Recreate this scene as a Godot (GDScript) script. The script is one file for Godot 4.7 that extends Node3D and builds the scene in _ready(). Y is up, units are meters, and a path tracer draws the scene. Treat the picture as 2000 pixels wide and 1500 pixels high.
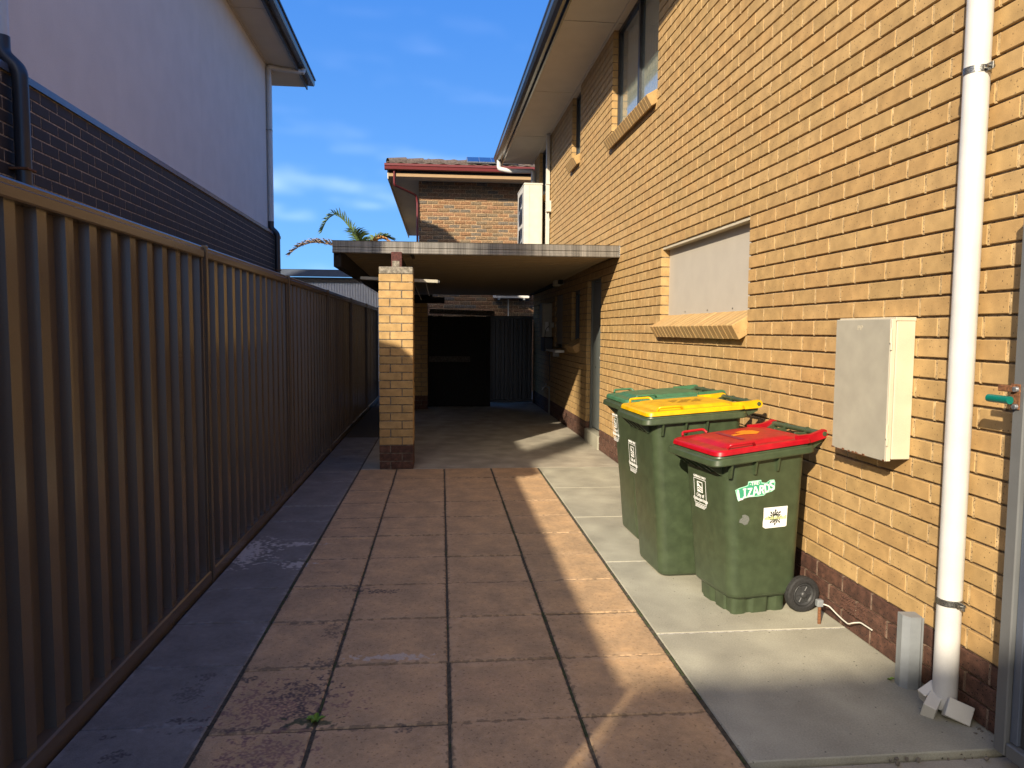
extends Node3D
# A paved side yard between a sandy brick house and a steel fence, three wheelie bins against the wall.

const COURSE := 0.0852
const PITCH := 0.2435
const SUN_TRAVEL := Vector3(0.68, -0.627, -1.0)
const HOUSE_AT := Vector3(2.01, 0, -2.4)
const HOUSE_TURN := 0.0115
const LEFT_AT := Vector3(-2.87, 0, -5.0)
const LEFT_TURN := 0.0168

var cam: Camera3D
var rng := RandomNumberGenerator.new()
var M := {}
var counts := {}

# ---------------------------------------------------------------- mesh builder
class MB:
	var v := PackedVector3Array()
	var n := PackedVector3Array()
	var t := PackedVector2Array()
	var xf := Transform3D.IDENTITY
	var uv_on := false
	var uv_o := Vector2.ZERO
	var uv_s := Vector2.ONE

	func put(a: Vector3, na: Vector3) -> void:
		v.append(a)
		n.append(na)
		if uv_on:
			t.append(Vector2((a.x - uv_o.x) / uv_s.x, (uv_o.y - a.z) / uv_s.y))

	func tri_n(a: Vector3, b: Vector3, c: Vector3, na: Vector3, nb: Vector3, nc: Vector3) -> void:
		var g := (b - a).cross(c - a)
		if g.length_squared() < 1e-16:
			return
		put(a, na)
		if g.dot(na + nb + nc) > 0.0:
			put(c, nc)
			put(b, nb)
		else:
			put(b, nb)
			put(c, nc)

	func tri(a0: Vector3, b0: Vector3, c0: Vector3, out0: Vector3) -> void:
		var a := xf * a0
		var b := xf * b0
		var c := xf * c0
		var g := (b - a).cross(c - a).normalized()
		if g.dot(xf.basis * out0) < 0.0:
			g = -g
		tri_n(a, b, c, g, g, g)

	func quad(a: Vector3, b: Vector3, c: Vector3, d: Vector3, out: Vector3) -> void:
		tri(a, b, c, out)
		tri(a, c, d, out)

	func box(lo: Vector3, hi: Vector3) -> void:
		var x0 := lo.x
		var y0 := lo.y
		var z0 := lo.z
		var x1 := hi.x
		var y1 := hi.y
		var z1 := hi.z
		quad(Vector3(x0, y0, z0), Vector3(x0, y1, z0), Vector3(x0, y1, z1), Vector3(x0, y0, z1), Vector3.LEFT)
		quad(Vector3(x1, y0, z0), Vector3(x1, y1, z0), Vector3(x1, y1, z1), Vector3(x1, y0, z1), Vector3.RIGHT)
		quad(Vector3(x0, y0, z0), Vector3(x1, y0, z0), Vector3(x1, y0, z1), Vector3(x0, y0, z1), Vector3.DOWN)
		quad(Vector3(x0, y1, z0), Vector3(x1, y1, z0), Vector3(x1, y1, z1), Vector3(x0, y1, z1), Vector3.UP)
		quad(Vector3(x0, y0, z0), Vector3(x1, y0, z0), Vector3(x1, y1, z0), Vector3(x0, y1, z0), Vector3.FORWARD)
		quad(Vector3(x0, y0, z1), Vector3(x1, y0, z1), Vector3(x1, y1, z1), Vector3(x0, y1, z1), Vector3.BACK)

	# box with all edges chamfered by k
	func cbox(lo: Vector3, hi: Vector3, k: float) -> void:
		var c := (lo + hi) * 0.5
		var h := (hi - lo) * 0.5
		k = minf(k, minf(h.x, minf(h.y, h.z)) * 0.9)
		var ax := [Vector3.RIGHT, Vector3.UP, Vector3.BACK]
		for i in 3:
			var j := (i + 1) % 3
			var l := (i + 2) % 3
			for s in [-1.0, 1.0]:
				var o: Vector3 = c + ax[i] * h[i] * s
				var p: Vector3 = ax[j] * (h[j] - k)
				var q: Vector3 = ax[l] * (h[l] - k)
				quad(o - p - q, o + p - q, o + p + q, o - p + q, ax[i] * s)
				for r in [-1.0, 1.0]:
					var e1: Vector3 = c + ax[i] * h[i] * s + ax[j] * (h[j] - k) * r
					var e2: Vector3 = c + ax[i] * (h[i] - k) * s + ax[j] * h[j] * r
					quad(e1 - q, e1 + q, e2 + q, e2 - q, ax[i] * s + ax[j] * r)
		for sx in [-1.0, 1.0]:
			for sy in [-1.0, 1.0]:
				for sz in [-1.0, 1.0]:
					var g := Vector3(sx, sy, sz)
					tri(c + g * Vector3(h.x, h.y - k, h.z - k), c + g * Vector3(h.x - k, h.y, h.z - k), c + g * Vector3(h.x - k, h.y - k, h.z), g)

	# polygon in x/y pushed along z
	func prism(poly: PackedVector2Array, z0: float, z1: float) -> void:
		var m := Vector2.ZERO
		for p in poly:
			m += p
		m /= poly.size()
		var area := 0.0
		for i in poly.size():
			var a := poly[i]
			var b := poly[(i + 1) % poly.size()]
			area += a.x * b.y - b.x * a.y
		for i in poly.size():
			var a := poly[i]
			var b := poly[(i + 1) % poly.size()]
			var d := b - a
			var o := Vector2(d.y, -d.x) * signf(area)
			quad(Vector3(a.x, a.y, z0), Vector3(b.x, b.y, z0), Vector3(b.x, b.y, z1), Vector3(a.x, a.y, z1), Vector3(o.x, o.y, 0))
		var ids := Geometry2D.triangulate_polygon(poly)
		for i in range(0, ids.size(), 3):
			for e in [[z0, Vector3.FORWARD if z0 < z1 else Vector3.BACK], [z1, Vector3.BACK if z0 < z1 else Vector3.FORWARD]]:
				var zz: float = e[0]
				tri(Vector3(poly[ids[i]].x, poly[ids[i]].y, zz), Vector3(poly[ids[i + 1]].x, poly[ids[i + 1]].y, zz), Vector3(poly[ids[i + 2]].x, poly[ids[i + 2]].y, zz), e[1])

	# rings of equal length; smooth round each band
	func loft(rings: Array, cap0 := true, cap1 := true) -> void:
		var cnt: int = rings[0].size()
		for r in rings.size() - 1:
			var A: PackedVector3Array = rings[r]
			var B: PackedVector3Array = rings[r + 1]
			var mid := Vector3.ZERO
			for j in cnt:
				mid += A[j] + B[j]
			mid /= 2.0 * cnt
			var fn := PackedVector3Array()
			for j in cnt:
				var k := (j + 1) % cnt
				var g := (B[k] - A[j]).cross(B[j] - A[k])
				if g.length_squared() < 1e-18:
					g = Vector3.UP * 1e-9
				g = g.normalized()
				fn.append(g)
			# one sign for the whole band, taken from the majority
			var s := 0.0
			for j in cnt:
				var k := (j + 1) % cnt
				s += fn[j].dot((A[j] + A[k] + B[j] + B[k]) * 0.25 - mid)
			var vote := 1.0 if s >= 0.0 else -1.0
			if absf(s) < 0.02 * cnt * 0.05:
				var up := 0.0
				for j in cnt:
					up += fn[j].y
				vote = 1.0 if up >= 0.0 else -1.0
			for j in cnt:
				var k := (j + 1) % cnt
				var i := (j + cnt - 1) % cnt
				var nj := (fn[i] + fn[j]).normalized() * vote
				var nk := (fn[j] + fn[k]).normalized() * vote
				if fn[i].dot(fn[j]) < 0.5:
					nj = fn[j] * vote
				if fn[k].dot(fn[j]) < 0.5:
					nk = fn[j] * vote
				nj = xf.basis * nj
				nk = xf.basis * nk
				tri_n(xf * A[j], xf * A[k], xf * B[k], nj, nk, nk)
				tri_n(xf * A[j], xf * B[k], xf * B[j], nj, nk, nj)
		for e in [[0, cap0, 1], [rings.size() - 1, cap1, rings.size() - 2]]:
			if not e[1]:
				continue
			var C: PackedVector3Array = rings[e[0]]
			var D: PackedVector3Array = rings[e[2]]
			var m := Vector3.ZERO
			var o := Vector3.ZERO
			for j in cnt:
				m += C[j]
				o += D[j]
			m /= cnt
			o /= cnt
			var nn := Vector3.ZERO
			for j in cnt:
				nn += (C[j] - m).cross(C[(j + 1) % cnt] - m)
			nn = nn.normalized()
			if nn.dot(m - o) < 0.0:
				nn = -nn
			for j in cnt:
				tri(m, C[j], C[(j + 1) % cnt], nn)

	func tube(pts: Array, r: float, seg := 12, r_end := -1.0) -> void:
		var rings := []
		var side := Vector3.ZERO
		for i in pts.size():
			var d: Vector3
			if i == 0:
				d = pts[1] - pts[0]
			elif i == pts.size() - 1:
				d = pts[i] - pts[i - 1]
			else:
				d = (pts[i + 1] - pts[i]).normalized() + (pts[i] - pts[i - 1]).normalized()
			d = d.normalized()
			if side == Vector3.ZERO:
				side = d.cross(Vector3.UP if absf(d.y) < 0.9 else Vector3.RIGHT).normalized()
			side = (side - d * side.dot(d)).normalized()
			var w := d.cross(side)
			var rr := r if r_end < 0.0 else lerpf(r, r_end, float(i) / (pts.size() - 1))
			var ring := PackedVector3Array()
			for k in seg:
				var a := TAU * k / seg
				ring.append(pts[i] + (side * cos(a) + w * sin(a)) * rr)
			rings.append(ring)
		for i in rings.size() - 1:
			for k in seg:
				var l := (k + 1) % seg
				var A: PackedVector3Array = rings[i]
				var B: PackedVector3Array = rings[i + 1]
				var ca: Vector3 = pts[i]
				var cb: Vector3 = pts[i + 1]
				var b := xf.basis
				tri_n(xf * A[k], xf * A[l], xf * B[l], b * (A[k] - ca).normalized(), b * (A[l] - ca).normalized(), b * (B[l] - cb).normalized())
				tri_n(xf * A[k], xf * B[l], xf * B[k], b * (A[k] - ca).normalized(), b * (B[l] - cb).normalized(), b * (B[k] - cb).normalized())
		for e in [[0, pts[0] - pts[1]], [rings.size() - 1, pts[-1] - pts[-2]]]:
			var C: PackedVector3Array = rings[e[0]]
			for k in seg:
				tri(pts[e[0]], C[k], C[(k + 1) % seg], e[1])

	# profile of (radius, height) turned round the y axis of xf
	func lathe(prof: Array, seg := 24) -> void:
		for i in prof.size() - 1:
			var p: Vector2 = prof[i]
			var q: Vector2 = prof[i + 1]
			var d := q - p
			var o := Vector2(d.y, -d.x)
			for k in seg:
				var a := TAU * k / seg
				var b := TAU * (k + 1) / seg
				var ca := Vector3(cos(a), 0, sin(a))
				var cb := Vector3(cos(b), 0, sin(b))
				var na := xf.basis * (ca * o.x + Vector3.UP * o.y).normalized()
				var nb := xf.basis * (cb * o.x + Vector3.UP * o.y).normalized()
				var p1 := xf * (ca * p.x + Vector3.UP * p.y)
				var p2 := xf * (cb * p.x + Vector3.UP * p.y)
				var q1 := xf * (ca * q.x + Vector3.UP * q.y)
				var q2 := xf * (cb * q.x + Vector3.UP * q.y)
				tri_n(p1, p2, q2, na, nb, nb)
				tri_n(p1, q2, q1, na, nb, na)

	func mesh() -> ArrayMesh:
		var a := []
		a.resize(Mesh.ARRAY_MAX)
		a[Mesh.ARRAY_VERTEX] = v
		a[Mesh.ARRAY_NORMAL] = n
		if uv_on:
			a[Mesh.ARRAY_TEX_UV] = t
		var m := ArrayMesh.new()
		m.add_surface_from_arrays(Mesh.PRIMITIVE_TRIANGLES, a)
		return m

# ---------------------------------------------------------------- scene helpers
func numbered(called: String, parent: Node) -> String:
	var key := str(parent.get_instance_id()) + called
	var k: int = counts.get(key, 0)
	counts[key] = k + 1
	return called if k == 0 else "%s_%03d" % [called, k]

func put(called: String, mesh: Mesh, m: Material, parent: Node = self, at := Transform3D.IDENTITY) -> MeshInstance3D:
	var o := MeshInstance3D.new()
	o.name = numbered(called, parent)
	o.mesh = mesh
	o.material_override = m
	o.transform = at
	parent.add_child(o)
	return o

func tag(o: Node, label: String, category: String, group := "", kind := "") -> void:
	o.set_meta("label", label)
	o.set_meta("category", category)
	if group != "":
		o.set_meta("group", group)
	if kind != "":
		o.set_meta("kind", kind)

func thing(called: String, at: Vector3, turn: float, label: String, category: String, group := "", kind := "") -> Node3D:
	var o := Node3D.new()
	o.name = numbered(called, self)
	add_child(o)
	o.position = at
	o.rotation.y = turn
	tag(o, label, category, group, kind)
	return o

func stuff(o: Node) -> Node:
	o.set_meta("kind", "stuff")
	return o

func lin(r: float, g: float, b: float) -> Color:
	return Color(r, g, b).linear_to_srgb()

# ---------------------------------------------------------------- textures
func noise_bytes(size: int, seed_: int, freq: float, octaves: int, kind := FastNoiseLite.TYPE_SIMPLEX_SMOOTH) -> PackedByteArray:
	var f := FastNoiseLite.new()
	f.seed = seed_
	f.noise_type = kind
	f.frequency = freq
	f.fractal_octaves = octaves
	f.fractal_type = FastNoiseLite.FRACTAL_FBM if octaves > 1 else FastNoiseLite.FRACTAL_NONE
	var im := f.get_seamless_image(size, size)
	im.convert(Image.FORMAT_L8)
	return im.get_data()

# base value 1 with blotches, grain and pits; returns [colour texture, normal texture]
func grainy(size: int, seed_: int, blotch: float, grain: float, pits: float, tint_a: Color, tint_b: Color, bump := 2.0, blotch_freq := 0.008) -> Array:
	var a := noise_bytes(size, seed_, blotch_freq, 4)
	var b := noise_bytes(size, seed_ + 1, 0.22, 2)
	var c := noise_bytes(size, seed_ + 2, 0.09, 1)
	var r := RandomNumberGenerator.new()
	r.seed = seed_
	var out := PackedByteArray()
	out.resize(size * size * 3)
	var hgt := PackedByteArray()
	hgt.resize(size * size)
	for i in size * size:
		var x := (a[i] / 255.0 - 0.5) * 2.0 * blotch
		var g := (b[i] / 255.0 - 0.5) * 2.0 * grain + (r.randf() - 0.5) * grain
		var k := clampf(0.5 + x * 1.5, 0.0, 1.0)
		var l := 0.9 + x * 0.5 + g
		var p := c[i] / 255.0
		var h := 0.6 + g * 1.4 + x * 0.3
		if p > 1.0 - pits:
			var q := clampf((p - (1.0 - pits)) * 30.0, 0.0, 1.0)
			l *= 1.0 - 0.6 * q
			h -= 0.5 * q
		out[i * 3] = int(clampf(lerpf(tint_a.r, tint_b.r, k) * l, 0, 1) * 255.0)
		out[i * 3 + 1] = int(clampf(lerpf(tint_a.g, tint_b.g, k) * l, 0, 1) * 255.0)
		out[i * 3 + 2] = int(clampf(lerpf(tint_a.b, tint_b.b, k) * l, 0, 1) * 255.0)
		hgt[i] = int(clampf(h, 0, 1) * 255.0)
	var im := Image.create_from_data(size, size, false, Image.FORMAT_RGB8, out)
	var hm := Image.create_from_data(size, size, false, Image.FORMAT_L8, hgt)
	hm.convert(Image.FORMAT_RGBA8)
	hm.bump_map_to_normal_map(bump)
	return [ImageTexture.create_from_image(im), ImageTexture.create_from_image(hm)]

# weathered metal: fine vertical streaks and drips of grime
func streaky(seed_: int) -> Array:
	var w := 1024
	var h := 128
	var f := FastNoiseLite.new()
	f.seed = seed_
	f.frequency = 1.0
	f.fractal_octaves = 3
	var r := RandomNumberGenerator.new()
	r.seed = seed_
	var im := Image.create(w, h, false, Image.FORMAT_RGB8)
	var nm := Image.create(w, h, false, Image.FORMAT_RGBA8)
	nm.fill(Color(0.5, 0.5, 1.0))
	for x in w:
		var wide := f.get_noise_2d(x * 0.012, 3.0)
		var thin := f.get_noise_2d(x * 0.21, 40.0)
		for y in h:
			var n := f.get_noise_2d(x * 0.13, y * 0.004 + 90.0)
			var v := 0.78 + wide * 0.22 + thin * 0.20 + n * 0.10 + (r.randf() - 0.5) * 0.05
			v = clampf(v, 0.22, 1.0)
			im.set_pixel(x, y, Color(v, v * 0.985, v * 0.96))
	return [ImageTexture.create_from_image(im), ImageTexture.create_from_image(nm)]

func mat(c: Color, rough: float, tex = null, metres := 1.0, bump := 1.0, metal := 0.0) -> StandardMaterial3D:
	var m := StandardMaterial3D.new()
	m.albedo_color = c
	m.roughness = rough
	m.metallic = metal
	if tex != null:
		m.albedo_texture = tex[0]
		if bump > 0.0:
			m.normal_enabled = true
			m.normal_texture = tex[1]
			m.normal_scale = bump
		m.uv1_triplanar = true
		m.uv1_world_triplanar = true
		m.uv1_scale = Vector3.ONE / metres
	return m

func materials() -> void:
	var W := Color(1, 1, 1)
	var t_brick := grainy(512, 11, 0.14, 0.055, 0.095, Color(0.93, 0.92, 0.9), Color(1.0, 1.0, 1.0), 2.0)
	var t_rough := grainy(512, 21, 0.3, 0.16, 0.2, Color(0.8, 0.78, 0.76), Color(1.0, 1.0, 1.0), 4.0, 0.014)
	var t_conc := grainy(1024, 31, 0.15, 0.06, 0.06, Color(0.86, 0.85, 0.84), Color(1.0, 1.0, 0.98), 1.6, 0.004)
	var t_soft := grainy(512, 41, 0.06, 0.02, 0.0, Color(0.94, 0.94, 0.94), Color(1, 1, 1), 0.8, 0.006)
	var t_smooth := grainy(512, 71, 0.03, 0.02, 0.0, Color(0.98, 0.98, 0.98), Color(1, 1, 1), 0.6, 0.006)
	var t_plast := grainy(512, 51, 0.16, 0.035, 0.0, Color(0.9, 0.91, 0.9), Color(1.0, 1.0, 1.0), 0.7, 0.012)
	var t_galv := grainy(512, 61, 0.5, 0.08, 0.06, Color(0.7, 0.73, 0.76), Color(1.0, 1.0, 1.0), 1.0, 0.03)
	var tones := [[0.52, 0.338, 0.138], [0.505, 0.318, 0.126], [0.54, 0.352, 0.148], [0.495, 0.322, 0.13], [0.53, 0.332, 0.132]]
	M.sandy = []
	for c in tones:
		M.sandy.append(mat(lin(c[0], c[1], c[2]), 0.82, t_brick, 0.55, 0.7))
	M.brown_brick = []
	for c in [[0.14, 0.062, 0.038], [0.12, 0.052, 0.033], [0.16, 0.075, 0.048]]:
		M.brown_brick.append(mat(lin(c[0], c[1], c[2]), 0.8, t_rough, 0.5, 0.6))
	M.dark_brick = []
	for c in [[0.032, 0.026, 0.026], [0.037, 0.029, 0.028], [0.028, 0.023, 0.024]]:
		M.dark_brick.append(mat(lin(c[0], c[1], c[2]), 0.7, t_brick, 0.5, 0.5))
	M.tumbled = []
	for c in [[0.40, 0.23, 0.12], [0.38, 0.21, 0.105], [0.34, 0.23, 0.13], [0.29, 0.22, 0.14], [0.42, 0.235, 0.13], [0.24, 0.20, 0.155]]:
		M.tumbled.append(mat(lin(c[0], c[1], c[2]), 0.9, t_rough, 0.35, 1.0))
	M.mortar = mat(lin(0.30, 0.235, 0.155), 0.95, t_rough, 0.4, 0.8)
	M.perpend = mat(lin(0.70, 0.50, 0.25), 0.9, t_rough, 0.4, 0.6)
	M.mortar_brown = mat(lin(0.30, 0.21, 0.15), 0.95, t_rough, 0.4, 0.8)
	M.mortar_tan = mat(lin(0.56, 0.44, 0.31), 0.95, t_rough, 0.4, 0.6)
	M.mortar_warm = mat(lin(0.60, 0.41, 0.235), 0.95, t_rough, 0.4, 0.8)
	M.mortar_grey = mat(lin(0.25, 0.215, 0.165), 0.95, t_rough, 0.4, 0.8)
	M.concrete = mat(lin(0.455, 0.437, 0.35), 0.88, t_conc, 2.2, 0.8)
	M.concrete_old = mat(lin(0.44, 0.40, 0.325), 0.9, t_conc, 1.7, 0.9)
	M.concrete_cap = mat(lin(0.36, 0.33, 0.27), 0.9, t_rough, 0.3, 1.0)
	M.joint_white = mat(lin(0.62, 0.60, 0.55), 0.9, t_rough, 0.3, 0.6)
	M.soil = mat(lin(0.10, 0.085, 0.058), 1.0, t_rough, 0.25, 1.2)
	M.earth = mat(lin(0.20, 0.17, 0.13), 1.0, t_conc, 3.0, 1.0)
	M.moss = mat(lin(0.07, 0.09, 0.03), 1.0, t_rough, 0.15, 1.4)
	M.fence = mat(lin(0.125, 0.092, 0.064), 0.24, t_smooth, 0.9, 0.15)
	M.fence_dark = mat(lin(0.05, 0.05, 0.052), 0.38, t_soft, 0.9, 0.25)
	M.render = mat(lin(0.84, 0.77, 0.69), 0.85, t_smooth, 1.6, 0.3)
	M.soffit = mat(lin(0.70, 0.62, 0.50), 0.75, t_smooth, 1.3, 0.3)
	M.cream = mat(lin(0.66, 0.585, 0.43), 0.55, t_soft, 0.8, 0.3)
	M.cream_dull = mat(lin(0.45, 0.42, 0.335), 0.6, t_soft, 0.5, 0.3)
	M.white_pipe = mat(lin(0.70, 0.69, 0.66), 0.28, t_soft, 0.7, 0.15)
	M.white_paint = mat(lin(0.78, 0.76, 0.72), 0.45, t_soft, 0.7, 0.2)
	M.off_white = mat(lin(0.72, 0.69, 0.60), 0.45, t_soft, 0.6, 0.2)
	M.charcoal = mat(lin(0.035, 0.037, 0.042), 0.35, t_soft, 0.8, 0.2)
	M.black = mat(lin(0.012, 0.012, 0.013), 0.5)
	M.flashing = mat(lin(0.16, 0.19, 0.25), 0.25, t_soft, 0.8, 0.1, 0.4)
	M.gutter_grey = mat(lin(0.055, 0.062, 0.075), 0.22, t_soft, 0.8, 0.15, 0.3)
	M.red_gutter = mat(lin(0.17, 0.022, 0.022), 0.4, t_soft, 0.8, 0.2)
	M.tan_board = mat(lin(0.42, 0.27, 0.13), 0.6, t_soft, 0.8, 0.3)
	M.tile = mat(lin(0.20, 0.155, 0.125), 0.85, t_rough, 0.5, 1.0)
	M.solar = mat(lin(0.02, 0.05, 0.16), 0.12, t_soft, 0.5, 0.0, 0.2)
	M.alu = mat(lin(0.55, 0.56, 0.57), 0.35, t_galv, 0.4, 0.2, 0.7)
	M.galv = mat(lin(0.40, 0.43, 0.45), 0.45, t_soft, 0.2, 0.3, 0.4)
	M.galv_dull = mat(lin(0.27, 0.255, 0.235), 0.42, t_soft, 0.35, 0.3, 0.3)
	M.weathered = mat(lin(0.36, 0.345, 0.325), 0.4, streaky(83), 1.0, 0.0, 0.45)
	M.weathered.uv1_scale = Vector3(0.55, 5.0, 0.55)
	M.steel = mat(lin(0.42, 0.40, 0.36), 0.35, t_galv, 0.1, 0.2, 0.9)
	M.rust = mat(lin(0.27, 0.11, 0.04), 0.9, t_rough, 0.1, 1.0)
	M.red_oxide = mat(lin(0.12, 0.035, 0.03), 0.8, t_rough, 0.2, 0.8)
	M.deck = mat(lin(0.36, 0.28, 0.17), 0.7, t_soft, 0.5, 0.4)
	M.timber_dark = mat(lin(0.022, 0.018, 0.014), 0.85, t_rough, 0.4, 1.0)
	M.timber_grey = mat(lin(0.15, 0.13, 0.105), 0.9, t_rough, 0.4, 1.0)
	M.door = mat(lin(0.155, 0.175, 0.17), 0.4, t_soft, 0.6, 0.2)
	M.gate = mat(lin(0.16, 0.165, 0.165), 0.38, t_soft, 0.6, 0.2)
	M.green_paint = mat(lin(0.0, 0.16, 0.12), 0.45, t_soft, 0.2, 0.2)
	M.panel = mat(lin(0.50, 0.455, 0.385), 0.75, t_smooth, 0.9, 0.3)
	M.blind = mat(lin(0.52, 0.52, 0.42), 0.9, t_soft, 0.7, 0.4)
	M.bin_green = mat(lin(0.060, 0.084, 0.042), 0.4, t_plast, 0.5, 0.3)
	M.lid_red = mat(lin(0.46, 0.004, 0.014), 0.38, t_plast, 0.5, 0.2)
	M.lid_yellow = mat(lin(0.85, 0.47, 0.003), 0.35, t_plast, 0.5, 0.2)
	M.lid_green = mat(lin(0.062, 0.185, 0.092), 0.42, t_plast, 0.5, 0.2)
	M.rubber = mat(lin(0.03, 0.03, 0.031), 0.75, t_rough, 0.12, 0.4)
	M.hub = mat(lin(0.05, 0.051, 0.054), 0.5, t_plast, 0.2, 0.3)
	M.print_white = mat(lin(0.78, 0.78, 0.76), 0.5)
	M.print_black = mat(lin(0.02, 0.022, 0.015), 0.6)
	M.sticker_green = mat(lin(0.06, 0.42, 0.24), 0.5, t_soft, 0.1, 0.0)
	M.sticker_mint = mat(lin(0.36, 0.70, 0.52), 0.5)
	M.sticker_grey = mat(lin(0.24, 0.25, 0.22), 0.7, t_galv, 0.05, 0.0)
	M.sticker_olive = mat(lin(0.45, 0.50, 0.24), 0.6)
	M.flame = mat(lin(0.85, 0.27, 0.01), 0.4, t_soft, 0.2, 0.0)
	M.print_maroon = mat(lin(0.25, 0.012, 0.05), 0.4, t_soft, 0.2, 0.0)
	M.print_brown = mat(lin(0.30, 0.17, 0.01), 0.5)
	M.leaf = mat(lin(0.085, 0.13, 0.035), 0.6)
	M.leaf.backlight = Color(0.25, 0.3, 0.08)
	M.leaf_dry = mat(lin(0.30, 0.20, 0.12), 0.8)
	M.leaf_gold = mat(lin(0.42, 0.20, 0.05), 0.8)
	M.weed = mat(lin(0.12, 0.22, 0.02), 0.6)
	M.trunk = mat(lin(0.13, 0.10, 0.075), 0.95, t_rough, 0.4, 1.2)
	var g := StandardMaterial3D.new()
	g.albedo_color = Color(0.55, 0.62, 0.6, 0.16)
	g.transparency = BaseMaterial3D.TRANSPARENCY_ALPHA
	g.roughness = 0.05
	g.metallic_specular = 0.7
	M.glass = g
	M.dark_glass = mat(lin(0.02, 0.024, 0.028), 0.06)
	M.paver = paver_material()

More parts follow.
